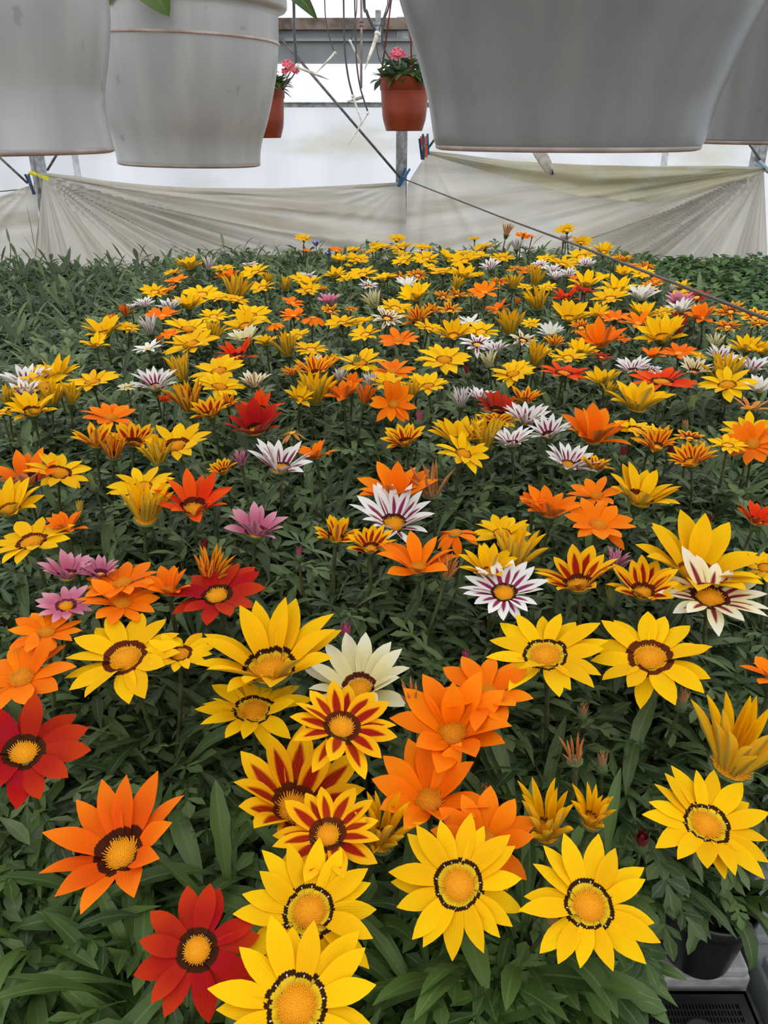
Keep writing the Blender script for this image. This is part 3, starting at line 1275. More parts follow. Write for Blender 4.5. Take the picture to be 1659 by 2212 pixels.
# ------------------------------------------------------------------ petals, discs, calyx
def petal(L, hw, bend, cross, twist=0.0, na=5, nl=9, point=1.6, roll=0.0, rs=0):
    """one ray petal along +x, upper face up"""
    rr = random.Random(rs)
    wob = rr.uniform(-.06, .06)
    V, U, Fc = [], [], []
    for i in range(nl):
        s = i / (nl - 1)
        w = .56 + .44 * float(smooth(0, .55, s))
        if s > .58:
            x = (s - .58) / .42
            w *= max(.02, (1 - x ** point)) ** .85
        w *= hw
        cx, cz = L * (s - .10 * bend * bend * s ** 3), L * bend * s * s
        for j in range(na):
            t = 2 * j / (na - 1) - 1
            a = twist * s
            yy = w * t * (1 - roll * .35)
            zz = cross * w * t * t * 1.0 - .10 * w * math.cos(math.pi * 2 * t) * s * (1 - s) * 2 + roll * w * t * t
            V.append((cx, yy * math.cos(a) - zz * math.sin(a) + wob * L * s * s, cz + yy * math.sin(a) + zz * math.cos(a)))
            U.append(((t + 1) / 2, s))
    for i in range(nl - 1):
        for j in range(na - 1):
            a = i * na + j
            Fc.append([a, a + na, a + na + 1, a + 1])
    return np.array(V), Fc, np.array(U)


# form: pitch, bend, width factor, cross, roll, pitch spread
FORM = dict(o=(25, -.24, 1.0, .10, 0, 7), c=(47, -.18, .98, .22, .1, 10), h=(67, .05, .56, .5, .7, 15), d=(-6, -.34, 1.0, .05, 0, 9))
# species: petal count, half width, tip exponent
SPEC = dict(Y=(15, .165, 1.8), Yn=(17, .150, 1.7), Ym=(15, .165, 1.9), O=(11, .195, 1.8), B=(11, .16, 1.5), X=(13, .15, 1.8), R=(13, .175, 2.2), T=(14, .168, 1.9), U=(15, .130, 1.5), W=(16, .130, 1.7),
            K=(16, .125, 1.7), C=(15, .150, 2.0), N=(17, .130, 1.7), P=(14, .145, 2.2), D=(9, .11, 1.3))
R0 = .15
_pm = {}


def petal_mesh(sp, form, var):
    k = (sp, form, var)
    if k not in _pm:
        n, hw, pt = SPEC[sp]
        pi, be, wf, cr, ro, ps = FORM[form]
        rr = random.Random(hash((ord(sp[0]), ord(form), var)) & 255)
        V, Fc, U = petal(.85, hw * wf * rr.uniform(.92, 1.10), be + rr.uniform(-.10, .10), cr + rr.uniform(-.05, .10), rr.uniform(-.25, .25), 5, 9, pt, ro, var)
        _pm[k] = mesh('petal', V, Fc, [P[sp]], U)
    return _pm[k]


def petal_frames(sp, form, rr):
    """transforms of the petals of one head, unit radius"""
    n = SPEC[sp][0] + rr.choice((-1, 0, 0, 1))
    pi, be, wf, cr, ro, ps = FORM[form]
    out = []
    for k in range(n):
        ph = 2 * math.pi * (k + rr.uniform(-.28, .28)) / n
        p = math.radians(pi + (2.5 if k % 2 else -2.5) + rr.uniform(-ps, ps))
        if rr.random() < .07:
            p += math.radians(rr.choice((-22, 24, 34)))
        sc = rr.uniform(.86, 1.05)
        out.append(Matrix.Rotation(ph, 4, 'Z') @ Matrix.Translation((R0, 0, .006 * (k % 3))) @ Matrix.Rotation(-p, 4, 'Y') @ Matrix.Rotation(rr.uniform(-.28, .28), 4, 'X') @ Matrix.Diagonal((sc, sc, sc, 1)))
    return out


_cal = [(.012, -.30), (.075, -.29), (.115, -.24), (.135, -.15), (.15, -.06), (.20, .0), (.26, .02), (.22, .03), (.0005, .03)]


def calyx_add(mb, rr, m, n=12, bracts=10):
    mb.lathe(_cal, n, m)
    for k in range(bracts):
        a = 2 * math.pi * k / bracts
        r, z = (.125, -.22) if k % 2 else (.14, -.12)
        ln = .16
        V = [(r, -.026, z), (r, .026, z), (r + ln * .6, .016, z + ln * .45), (r + ln * .6, -.016, z + ln * .45), (r + ln, 0, z + ln * .75)]
        mb.add(place(np.array(V), Matrix.Rotation(a, 4, 'Z')), [[0, 3, 2, 1], [3, 4, 2]], None, m)


CALYX_ME = None


def calyx_mesh():
    global CALYX_ME
    if CALYX_ME is None:
        mb = MB()
        calyx_add(mb, RND, 0, 16, 14)
        CALYX_ME = mb.mesh('flower', [CALYX])
    return CALYX_ME


def disc_mesh(near, mat):
    mb = MB()
    prof = [(1.0, -.06)] + [(math.cos(a), .34 * math.sin(a)) for a in np.linspace(.08, 1.50, 7)] + [(.0005, .34)]
    mb.lathe(prof, 22 if near else 12, 0)
    if near:
        rr = random.Random(3)
        n = 190
        for k in range(n):
            q = math.sqrt((k + .5) / n)
            a = k * 2.399963
            z = .34 * math.sqrt(max(0, 1 - q * q * .98))
            ax = Vector((math.cos(a) * q * .8, math.sin(a) * q * .8, .9)).normalized()
            ln = (.10 + .26 * q ** 3) * rr.uniform(.8, 1.25)
            w = .042
            b = Vector((math.cos(a) * q * .97, math.sin(a) * q * .97, z - .02))
            t1 = ax.orthogonal().normalized()
            t2 = ax.cross(t1)
            V = [b + (t1 * c + t2 * s) * w for c, s in ((1, 0), (0, 1), (-1, 0), (0, -1))] + [b + ax * ln + (t1 * c + t2 * s) * w * .75 for c, s in ((1, 0), (0, 1), (-1, 0), (0, -1))]
            mb.add([tuple(v) for v in V], [[0, 1, 5, 4], [1, 2, 6, 5], [2, 3, 7, 6], [3, 0, 4, 7], [4, 5, 6, 7]])
    return mb.mesh('disc', [mat])


DISC_NEAR, DISC_FAR, DISC_NEAR_O, DISC_FAR_O = disc_mesh(True, DISC), disc_mesh(False, DISC), disc_mesh(True, DISC_O), disc_mesh(False, DISC_O)
_hm = {}


def head_mesh(sp, form, var):
    k = (sp, form, var)
    if k not in _hm:
        rr = random.Random(17 * var + ord(sp[0]) + 3 * ord(form))
        mb = MB()
        pi, be, wf, cr, ro, ps = FORM[form]
        n, hw, pt = SPEC[sp]
        for q, M in enumerate(petal_frames(sp, form, rr)):
            V, Fc, U = petal(.85, hw * wf * rr.uniform(.92, 1.1), be + rr.uniform(-.12, .12), cr + rr.uniform(-.05, .1), rr.uniform(-.25, .25), 3, 6, pt, ro, q)
            mb.add(place(V, M), Fc, U, 0)
        calyx_add(mb, rr, 1, 8, 8)
        _hm[k] = mb.mesh('flower', [P[sp], CALYX])
    return _hm[k]


# ------------------------------------------------------------------ leaves
def strap(L, hw, i0, i1, na=3, nl=8, spat=.7, side=0.0, fold=.22, wave=0.0):
    """leaf in the x-z plane from the origin; inclination goes from i0 to i1 (radians)"""
    V, U, Fc = [], [], []
    x = z = 0.0
    for i in range(nl):
        s = i / (nl - 1)
        inc = i0 + (i1 - i0) * s ** 1.3
        if i:
            x += L / (nl - 1) * math.cos(inc)
            z += L / (nl - 1) * math.sin(inc)
        w = .20 + .80 * float(smooth(.1, spat, s))
        if s > spat:
            q = (s - spat) / (1 - spat)
            w *= max(.02, 1 - q ** 2.0) ** .8
        w *= hw * (1 + wave * math.sin(9 * s * math.pi) * .25)
        nx_, nz_ = -math.sin(inc), math.cos(inc)
        y0 = side * L * s * s
        for j in range(na):
            t = 2 * j / (na - 1) - 1
            h = fold * w * abs(t) + wave * w * .3 * math.sin(7 * s * math.pi + t) * abs(t)
            V.append((x + nx_ * h, y0 + w * t, z + nz_ * h))
            U.append(((t + 1) / 2, s))
    for i in range(nl - 1):
        for j in range(na - 1):
            a = i * na + j
            Fc.append([a, a + na, a + na + 1, a + 1])
    return np.array(V), Fc, np.array(U)


def pinnate(L, hw, i0, i1, pairs=4, nl=9, rr=RND):
    """lobed leaf: narrow rachis with paired side lobes and an end lobe"""
    mb = MB()
    V, Fc, U = strap(L * .82, hw * .22, i0, i1, 3, nl, .9)
    mb.add(V, Fc, U)
    C = V.reshape(nl, 3, 3)[:, 1]
    for k in range(pairs):
        f = .34 + .60 * k / max(1, pairs - 1)
        i = f * (nl - 1)
        b = C[int(i)] * (1 - i % 1) + C[min(nl - 1, int(i) + 1)] * (i % 1)
        inc = i0 + (i1 - i0) * f ** 1.3
        for sgn in (-1, 1):
            v2, f2, u2 = strap(L * rr.uniform(.20, .32), hw * .26, .1, -.3, 3, 4, .55)
            M = Matrix.Translation(b) @ Matrix.Rotation(-inc, 4, 'Y') @ Matrix.Rotation(sgn * rr.uniform(.65, .95), 4, 'Z')
            mb.add(place(v2, M), f2, u2)
    v2, f2, u2 = strap(L * .32, hw * .36, i1, i1 - .3, 3, 5, .5)
    mb.add(v2 + C[-1], f2, u2)
    return np.concatenate(mb.V), mb.F, np.concatenate(mb.U)


NEARLEAF = []
_lr = random.Random(5)
for k in range(14):
    i0 = _lr.uniform(.55, 1.35)
    i1 = i0 - _lr.uniform(.5, 1.7)
    if k % 7 in (3, 6):
        g = pinnate(_lr.uniform(.085, .115), .024, i0, i1, 4, 9, _lr)
    else:
        g = strap(_lr.uniform(.085, .140), _lr.uniform(.0055, .0092), i0, i1, 5, 11, _lr.uniform(.6, .75), _lr.uniform(-.15, .15), .24, _lr.uniform(0, .5))
    NEARLEAF.append(g)
_lm = {}


def near_leaf_mesh(k, mat):
    if (k, mat.name) not in _lm:
        V, Fc, U = NEARLEAF[k]
        _lm[(k, mat.name)] = mesh('leaf', V, Fc, [mat], U)
    return _lm[(k, mat.name)]


def clump_geo(rs, n=84, lo=.02, hi=.15, spread=.055, L=(.055, .095), hw=(.0045, .0075), pin=.35, inc=(.5, 1.35), drop=(.3, 1.4)):
    rr = random.Random(rs)
    mb = MB()
    for k in range(n):
        a = rr.uniform(0, 2 * math.pi)
        q = rr.random() ** .5
        z = lo + (hi - lo) * (rr.random() ** .7) * (1 - .35 * q * q)
        i0 = rr.uniform(*inc) - .3 * q
        i1 = i0 - rr.uniform(*drop)
        ln = rr.uniform(*L)
        if rr.random() < pin:
            V, Fc, U = pinnate(ln * 1.05, .017, i0, i1, 3, 6, rr)
        else:
            V, Fc, U = strap(ln, rr.uniform(*hw), i0, i1, 3, 6, rr.uniform(.5, .72), rr.uniform(-.2, .2))
        M = Matrix.Translation((spread * q * math.cos(a), spread * q * math.sin(a), z)) @ Matrix.Rotation(a + rr.uniform(-1.1, 1.1), 4, 'Z')
        mb.add(place(V, M), Fc, U)
    return np.concatenate(mb.V), mb.F, np.concatenate(mb.U)


CLUMP = [clump_geo(100 + k) for k in range(6)]
CLUMP_ME = [mesh('foliage', V, Fc, [LEAF], U) for V, Fc, U in CLUMP]
CLUMP_FRESH = [mesh('foliage', V, Fc, [LEAF_FRESH], U) for V, Fc, U in (clump_geo(200 + k, 40, .01, .10, .04, (.07, .12), (.004, .0072), .25, (.4, 1.3), (.4, 1.5)) for k in range(6))]

# ------------------------------------------------------------------ the catalogue of blooms seen in the photograph
WORD = dict(Y='yellow', Yn='dark-ringed yellow', Ym='brown-ringed yellow', O='orange', B='brown-centred orange', X='scarlet', R='dark red', T='red-striped yellow', U='red-striped amber', W='magenta-striped white',
            K='wine-striped cream', C='cream', N='plain white', P='pink', D='withered orange')
FWORD = dict(o='open', c='cupped', h='half-closed', d='drooping')
RINGED = {(990, 1907), (1275, 1950), (671, 1967), (640, 2165), (1532, 1772), (548, 1522), (1177, 1404), (580, 1408)}
BROWN = {(268, 1410), (388, 1406), (1405, 1409), (66, 1161), (378, 956), (1388, 1062), (128, 1014), (68, 877), (1376, 923)}
BLOOMS = []
NUDGE = {(741, 1560): .93, (772, 1468): 1.05, (706, 1796): .97, (548, 1522): 1.03}
for ln in CATALOG.strip().splitlines():
    q = ln.split()
    x, y, w, sp, fm = int(q[0]), int(q[1]), int(q[2]), q[3], q[4]
    if sp == 'Y' and (x, y) in RINGED:
        sp = 'Yn'
    elif sp == 'Y' and (x, y) in BROWN:
        sp = 'Ym'
    h = float(np.interp(y, [480, 1000, 1400, 1750], [.385, .395, .435, .48]))
    tilt = float(q[5]) if len(q) > 5 else (9 if y < 800 else 5 if y < 1000 else 4)
    p = at_z(x, y, CAMZ - h)
    if p.y > 3.15:
        p = at_y(x, y, 3.15)
    nd = NUDGE.get((x, y))
    if nd:
        p = Vector((0, 0, CAMZ)) + (p - Vector((0, 0, CAMZ))) * nd
    d = (p.y * COSP + (CAMZ - p.z) * SINP)
    pi = math.radians(FORM[fm][0])
    R = 1.07 * (w / 2 * d / F) / (R0 + .85 * math.cos(pi) * .98)
    side = RND.uniform(-13, 13)
    th = math.radians(tilt + RND.uniform(-7, 7))
    hor = Vector((-p.x, -p.y, 0)).normalized()
    nrm = (Vector((0, 0, 1)) * math.cos(th) + hor * math.sin(th) + Vector((math.radians(side), 0, 0))).normalized()
    o = p - nrm * (.42 * R * math.sin(pi))
    BLOOMS.append(dict(x=x, y=y, w=w, sp=sp, fm=fm, p=o, n=nrm, R=R, d=d, k=len(BLOOMS)))

# blooms of one colour that grow close together share a plant
par = list(range(len(BLOOMS)))


def root(i):
    while par[i] != i:
        i = par[i]
    return i


cnt = [1] * len(BLOOMS)
pairs = []
for i, a in enumerate(BLOOMS):
    for j in range(i):
        b = BLOOMS[j]
        if a['sp'] == b['sp']:
            ds = math.hypot(a['p'].x - b['p'].x, a['p'].y - b['p'].y)
            if ds < .062:
                pairs.append((ds, i, j))
for ds, i, j in sorted(pairs):
    a, b = root(i), root(j)
    if a != b and cnt[a] + cnt[b] <= 2:
        par[a] = b
        cnt[b] += cnt[a]
PLANTS = {}
for i, b in enumerate(BLOOMS):
    PLANTS.setdefault(root(i), []).append(b)
PLANTS = list(PLANTS.values())
FIXED = {(1532, 1772): (1536, 1926), (1275, 1950): (1290, 2040)}
bases, fixed = [], []
for g in PLANTS:
    bx = sum(b['p'].x for b in g) / len(g)
    by = sum(b['p'].y for b in g) / len(g) + .02
    fx = [FIXED[(b['x'], b['y'])] for b in g if (b['x'], b['y']) in FIXED]
    if fx:
        q = at_z(fx[0][0], fx[0][1], .80)
        bx, by = q.x, q.y
    bases.append([bx, by])
    fixed.append(bool(fx))
B = np.array(bases)
B0 = B.copy()
for it in range(60):
    D = B[:, None] - B[None]
    L2 = np.hypot(D[..., 0], D[..., 1]) + np.eye(len(B)) * 9
    want = np.where(np.minimum(B[:, None, 1], B[None, :, 1]) < .85, .094, .062)
    push = np.clip(want - L2, 0, None) * .3
    mv = (D / L2[..., None] * push[..., None]).sum(1)
    mv[np.array(fixed)] = 0
    B += mv
    off = B - B0
    ln_ = np.hypot(off[:, 0], off[:, 1])
    lim = np.where(B0[:, 1] < .85, .085, .05)
    k = np.minimum(1, lim / np.maximum(ln_, 1e-9))
    B = B0 + off * k[:, None]

# labels: look, then place among the neighbours
MAIN = [max(g, key=lambda b: b['w']) for g in PLANTS]


def desc(b):
    return FWORD[b['fm']] + ' ' + WORD[b['sp']]


def art(s):
    return ('an ' if s[0] in 'aeiou' else 'a ') + s


def rel(a, b):
    dx, dy = b['x'] - a['x'], b['y'] - a['y']
    if abs(dx) > abs(dy) * 1.3:
        return 'left of' if dx > 0 else 'right of'
    return 'behind' if dy > 0 else 'in front of'


def zone(b):
    return 'far' if b['y'] < 640 else 'midfield' if b['y'] < 900 else 'nearer' if b['y'] < 1300 else 'foreground'


used = set()
LABELS = []
for i, b in enumerate(MAIN):
    near = sorted((j for j in range(len(MAIN)) if j != i), key=lambda j: math.hypot(MAIN[j]['x'] - b['x'], (MAIN[j]['y'] - b['y']) * 1.6))[:9]
    near = [j for j in near if MAIN[j]['sp'] != b['sp']] + [j for j in near if MAIN[j]['sp'] == b['sp']]
    two = ' pair' if len(PLANTS[i]) > 1 else ''
    lab = None
    for q in range(1, 9):
        for r in range(q):
            c1, c2 = MAIN[near[r]], MAIN[near[q]]
            r1, r2 = rel(b, c1), rel(b, c2)
            if r1 == r2 or {r1, r2} in ({'left of', 'right of'},) and False:
                continue
            s = '%s %s gazania%s %s %s one and %s %s one' % (zone(b), desc(b), two, r1, art(desc(c1)), r2, art(desc(c2)))
            n_w = len(s.split())
            if n_w > 16:
                s = '%s %s gazania%s %s %s, %s %s' % (zone(b), desc(b), two, r1, desc(c1), r2, desc(c2))
            if s not in used and len(s.split()) <= 16:
                lab = s
                break
        if lab:
            break
    lab = lab or '%s %s gazania at the far edge' % (zone(b), desc(b))
    used.add(lab)
    LABELS.append(lab)

def project(p):
    v = Vector(p) - Vector((0, 0, CAMZ))
    d = v.y * COSP - v.z * SINP
    return 829.5 + F * v.x / d, 1106 - F * (v.y * SINP + v.z * COSP) / d


def leafy_label(x, y):
    px, py = project((x, y, TRAYZ + .19))
    b = dict(x=px, y=py)
    if not (-60 < px < 1720 and py < 2330):
        return None
    near = sorted(MAIN, key=lambda m: math.hypot(m['x'] - px, (m['y'] - py) * 1.3))[:14]
    for q in range(1, 14):
        for r in range(q):
            s = 'leafy green plant without a flower %s %s gazania, %s %s' % (rel(b, near[r]), desc(near[r]), rel(b, near[q]), desc(near[q]))
            if s not in used and len(s.split()) <= 16:
                used.add(s)
                return s
    return 'leafy green gazania plant without a flower among the blooming ones'


POT_ME = MB().lathe([(.0005, .002), (.030, .002), (.0315, 0), (.033, .003), (.041, .066), (.0415, .068), (.0445, .070), (.0455, .083), (.0450, .086), (.0425, .086), (.041, .07), (.038, .05), (.0005, .05)], 40).mesh('pot', [POTBLACK])
_sm = MB().lathe([(.0005, .074), (.02, .0755), (.036, .073), (.0425, .070)], 24)
for k in range(70):
    a, q = RND.uniform(0, 6.28), math.sqrt(RND.random()) * .037
    c = np.array((q * math.cos(a), q * math.sin(a), .0745))
    s = RND.uniform(.001, .0028)
    _sm.add([c + s * np.array(v) for v in ((1, 0, 0), (0, 1, 0), (-1, 0, 0), (0, -1, 0), (0, 0, 1))], [[0, 1, 4], [1, 2, 4], [2, 3, 4], [3, 0, 4]])
SOIL_ME = _sm.mesh('soil', [SOIL], False)
TRAYZ = .715
POTZ = TRAYZ + .075           # soil level


def stem_mesh(a, b, n, r, sides=6):
    """from the base a up to the calyx of a head at b with normal n (local coordinates)"""
    c = b - n * min(.10, (b - a).length * .4)
    pts = []
    for k in range(9):
        t = k / 8
        pts.append(a * (1 - t) ** 3 + (a + Vector((0, 0, .06))) * 3 * t * (1 - t) ** 2 + c * 3 * t * t * (1 - t) + b * t ** 3)
    V, Fc, U = tube(pts, [r * 1.15] * 4 + [r] * 5, sides, False)
    return mesh('stem', V, Fc, [STEM], U)


def basis(n, spin):
    q = Vector((0, 0, 1)).rotation_difference(n)
    return q.to_matrix().to_4x4() @ Matrix.Rotation(spin, 4, 'Z')


BP = np.array([tuple(b['p']) for b in BLOOMS])
BN = np.array([tuple(b['n']) for b in BLOOMS])
BR = np.array([b['R'] for b in BLOOMS])
BPX = np.array([(b['x'], b['y']) for b in BLOOMS], dtype=float)
BW = np.array([b['w'] for b in BLOOMS], dtype=float)
BD = np.array([b['d'] for b in BLOOMS])


def leaf_in_the_way(W):
    """whether a leaf with these centre line points would grow through a bloom or across its face"""
    v = W[:, None] - BP[None]
    ax = (v * BN[None]).sum(2)
    rad = np.sqrt(np.clip((v * v).sum(2) - ax * ax, 0, None))
    if ((rad < BR * .98) & (ax > -.018) & (ax < .09)).any():
        return True
    z = W - np.array((0, 0, CAMZ))
    d = z[:, 1] * COSP - z[:, 2] * SINP
    px = 829.5 + F * z[:, 0] / d
    py = 1106 - F * (z[:, 1] * SINP + z[:, 2] * COSP) / d
    near_px = np.hypot(px[:, None] - BPX[None, :, 0], py[:, None] - BPX[None, :, 1]) < BW * .36
    return bool((near_px & (d[:, None] < BD[None] - .01) & (BW > 84)).any())


def add_leaves(e, rr, n, mat, scale=1.0, z0=POTZ, keep=None):
    for q in range(n):
        a = rr.uniform(0, 2 * math.pi)
        k = rr.randrange(len(NEARLEAF))
        sc = rr.uniform(.72, 1.15) * scale
        if keep and not keep(a):
            sc *= .55
        dz = rr.random() ** 1.2 * .085
        M = Matrix.Translation((.012 * math.cos(a), .012 * math.sin(a), z0 - TRAYZ - .004 + dz)) @ Matrix.Rotation(a, 4, 'Z') @ Matrix.Rotation(rr.uniform(-.2, .2), 4, 'X') @ Matrix.Diagonal((sc, sc, sc, 1))
        Vl = NEARLEAF[k][0][::3]
        if leaf_in_the_way(place(Vl, M) + np.array(tuple(e.location))):
            continue
        obj('leaf', near_leaf_mesh(k, mat), e, M)


NEAR_Y = .80
EDGE_X = at_z(1390, 2100, .715).x
PLANT_OBJ = []
for i, g in enumerate(PLANTS):
    rr = random.Random(1000 + i)
    bx, by = float(B[i][0]), float(B[i][1])
    e = empty('gazania_plant', (bx, by, TRAYZ), LABELS[i], 'flowering plant')
    PLANT_OBJ.append((e, bx, by))
    near = by < NEAR_Y
    base = Vector((0, 0, POTZ - TRAYZ - .004))
    for b in g:
        lp = b['p'] - Vector((bx, by, TRAYZ))
        M = Matrix.Translation(lp) @ basis(b['n'], rr.uniform(0, 6.28)) @ Matrix.Diagonal((b['R'], b['R'], b['R'], 1))
        ds = .215 if b['sp'] in ('Yn', 'Ym') else .20 if b['sp'] != 'D' else .2
        if b['w'] >= 84:
            fl = obj('flower', calyx_mesh(), e, M)
            for q, Mp in enumerate(petal_frames(b['sp'], b['fm'], rr)):
                obj('petal', petal_mesh(b['sp'], b['fm'], (q + i) % 5), fl, Mp)
            obj('disc', DISC_NEAR_O if b['sp'] == 'O' else DISC_NEAR, fl, Matrix.Translation((0, 0, .03)) @ Matrix.Diagonal((ds, ds, ds, 1)))
        else:
            fl = obj('flower', head_mesh(b['sp'], b['fm'], (i + b['k']) % 3), e, M)
            if b['fm'] != 'h':
                obj('disc', DISC_FAR_O if b['sp'] == 'O' else DISC_FAR, fl, Matrix.Translation((0, 0, .015)) @ Matrix.Diagonal((ds, ds, ds, 1)))
        rs = .0024 if near else .0020
        obj('stem', stem_mesh(base, lp - b['n'] * (.26 * b['R']), b['n'], rs, 7 if near else 4), e)
    if near:
        obj('pot', POT_ME, e)
        obj('soil', SOIL_ME, e)
        lone = (1532, 1772) in [(b['x'], b['y']) for b in g]
        if lone:
            add_leaves(e, rr, 15, LEAF_FRESH, .75, keep=lambda a: math.cos(a) > .2)
            for az, L_, w_, a0, a1 in ((-52, .125, .0095, .55, -1.75), (-14, .15, .0085, .7, -1.35), (-75, .085, .008, .6, -1.5), (200, .10, .009, .8, -.6), (235, .09, .008, .8, -.9)):
                V, Fc, U = strap(L_, w_, a0, a1, 5, 14, .6, 0, .25, .8)
                obj('leaf', mesh('leaf', V, Fc, [LEAF], U), e, Matrix.Translation((0, 0, POTZ - TRAYZ + .012)) @ Matrix.Rotation(math.radians(az), 4, 'Z'))
        else:
            right = bx > EDGE_X - .10 and by < .47
            if not right:
                obj('foliage', (CLUMP_FRESH if by < .47 else CLUMP_ME)[i % 6], e, Matrix.Translation((0, 0, POTZ - TRAYZ)) @ Matrix.Rotation(rr.uniform(0, 6.28), 4, 'Z') @ Matrix.Diagonal((.95, .95, max(.5, (min(b['p'].z for b in g) - float(np.interp(by, [.3, .5, .65, .8], [.11, .075, .03, .012])) - POTZ) / .195), 1)))
            add_leaves(e, rr, 36 if by > .42 else 44, LEAF_FRESH if by < .50 else LEAF, 1.0, keep=(lambda a: math.cos(a + .6) < .3) if right else None)
    else:
        top = min(b['p'].z for b in g) - float(np.interp(by, [.8, 1.4, 2.4, 3.2], [.014, .012, .008, .002]))
        s = (top - POTZ) / .195
        sxy = float(np.interp(s, [.8, 1.5], [1.0, 1.15]))
        obj('foliage', CLUMP_ME[i % 6], e, Matrix.Translation((0, 0, POTZ - TRAYZ)) @ Matrix.Rotation(rr.uniform(0, 6.28), 4, 'Z') @ Matrix.Diagonal((sxy, sxy, s, 1)))

# ------------------------------------------------------------------ buds
BUDTIP = {k: plain('bud_tip_' + k, c, .6, .3, var=.2, scale=60) for k, c in dict(red=(.20, .018, .02), pink=(.42, .08, .16), green=(.22, .24, .06), tan=(.42, .22, .09), orange=(.55, .14, .02), yellow=(.60, .38, .04)).items()}


def bud_meshes():
    mb = MB()
    mb.lathe([(.05, -.42), (.20, -.40), (.33, -.25), (.36, 0), (.30, .25), (.22, .42)], 12)
    for k in range(14):
        a = 2 * math.pi * k / 14
        r, z, ln = ((.30, -.32, .5), (.36, -.05, .46))[k % 2]
        V = [(r, -.07, z), (r, .07, z), (r + ln * .45, .05, z + ln * .35), (r + ln * .45, -.05, z + ln * .35), (r + ln * .9, 0, z + ln * .75)]
        mb.add(place(np.array(V), Matrix.Rotation(a, 4, 'Z')), [[0, 3, 2, 1], [3, 4, 2]])
    body = mb.mesh('bud', [CALYX])
    tips = {}
    for k, m in BUDTIP.items():
        t = MB()
        for j in range(7):
            a = 2 * math.pi * j / 7
            V, Fc, U = petal(1.0, .14, .05, .3, 0, 3, 5, 1.5, .4, j)
            t.add(place(V, Matrix.Rotation(a, 4, 'Z') @ Matrix.Translation((.22, 0, .2)) @ Matrix.Rotation(-1.45, 4, 'Y')), Fc, U)
        t.lathe([(.22, .25), (.19, .6), (.10, .95), (.0005, 1.1)], 8)
        tips[k] = t.mesh('bud_tip', [m])
    return body, tips


BUD, TIPS = bud_meshes()
for (x, y, w, col) in ((1385, 1828, 42, 'red'), (176, 1885, 56, 'red'), (1185, 2000, 46, 'tan'), (745, 1385, 34, 'pink'), (442, 1192, 26, 'red'), (612, 1645, 30, 'red'), (1052, 1722, 32, 'tan'), (1258, 1545, 28, 'tan'),
                       (1470, 1525, 34, 'tan'), (646, 1205, 20, 'pink'), (530, 1285, 34, 'green'), (905, 915, 22, 'pink'), (1345, 990, 22, 'red'), (1445, 985, 22, 'red'), (1320, 1300, 34, 'green'), (1275, 940, 24, 'green'),
                       (1660, 1800, 40, 'yellow'), (1530, 1135, 22, 'red'), (1480, 930, 20, 'tan'), (203, 1055, 26, 'green'), (173, 1110, 24, 'yellow'), (1010, 1430, 24, 'pink'), (620, 945, 20, 'green'), (766, 800, 26, 'green'),
                       (1310, 905, 20, 'red'), (1455, 830, 22, 'pink'), (1492, 880, 22, 'green'), (1300, 1660, 34, 'tan'), (1080, 925, 20, 'red'), (1010, 812, 18, 'red')):
    h = float(np.interp(y, [480, 1000, 1400, 1750], [.40, .42, .47, .52]))
    p = at_z(x, y, CAMZ - h)
    d = p.y * COSP + (CAMZ - p.z) * SINP
    e, bx, by = min(PLANT_OBJ, key=lambda t: math.hypot(t[1] - p.x, t[2] - p.y - .02))
    s = w * d / F / .9
    lp = p - Vector((bx, by, TRAYZ))
    nrm = Vector((RND.uniform(-.25, .25), RND.uniform(-.3, .1), 1)).normalized()
    bo = obj('bud', BUD, e, Matrix.Translation(lp) @ basis(nrm, RND.uniform(0, 6)) @ Matrix.Diagonal((s, s, s, 1)))
    obj('bud_tip', TIPS[col], bo)
    obj('bud_stem', stem_mesh(Vector((0, 0, POTZ - TRAYZ)), lp - nrm * s * .4, nrm, .0018, 5), e)

# ------------------------------------------------------------------ leafy plants without a bloom
PL1, PL2 = at_z(-40, 850, 1.03), at_z(400, 556, 1.03)
PR1, PR2 = at_z(1659, 684, 1.03), at_z(1335, 535, 1.03)


def left_x(Y):
    return PL1.x + (PL2.x - PL1.x) * (Y - PL1.y) / (PL2.y - PL1.y)


def right_x(Y):
    return PR1.x + (PR2.x - PR1.x) * (Y - PR1.y) / (PR2.y - PR1.y)


taken = [tuple(q) for q in B]
NEARFILL = [at_z(1010, 2190, .80), at_z(120, 2130, .80), at_z(330, 2250, .80), at_z(60, 1900, .80), at_z(380, 1800, .80), at_z(820, 2200, .80), at_z(1120, 2160, .80)]
SPOTS = [(q.x, q.y, True) for q in NEARFILL]
Y = .30
rr = random.Random(77)
while Y < 3.3:
    st = .098 if Y < .85 else .082
    X = -.62 * Y - .18 if Y < 1.25 else left_x(Y)
    Xe = .62 * Y + .18 if Y < 1.6 else right_x(Y)
    while X < Xe:
        x, y = X + rr.uniform(-.02, .02), Y + rr.uniform(-.02, .02)
        X += st
        lim = .088 if y < .85 else .058
        if (x > EDGE_X - .085 and y < .50) or any(math.hypot(x - a, y - b) < lim for a, b in taken) or any(math.hypot(x - a, y - b) < lim for a, b, c in SPOTS):
            continue
        SPOTS.append((x, y, y < 1.25))
    Y += st
stuffV, stuffF, stuffU, stuffn = [], [], [], 0


def stuff_add(geo, M):
    global stuffn
    V, Fc, U = geo
    stuffV.append(place(V, M))
    stuffF.append((Fc, stuffn))
    stuffU.append(U)
    stuffn += len(V)


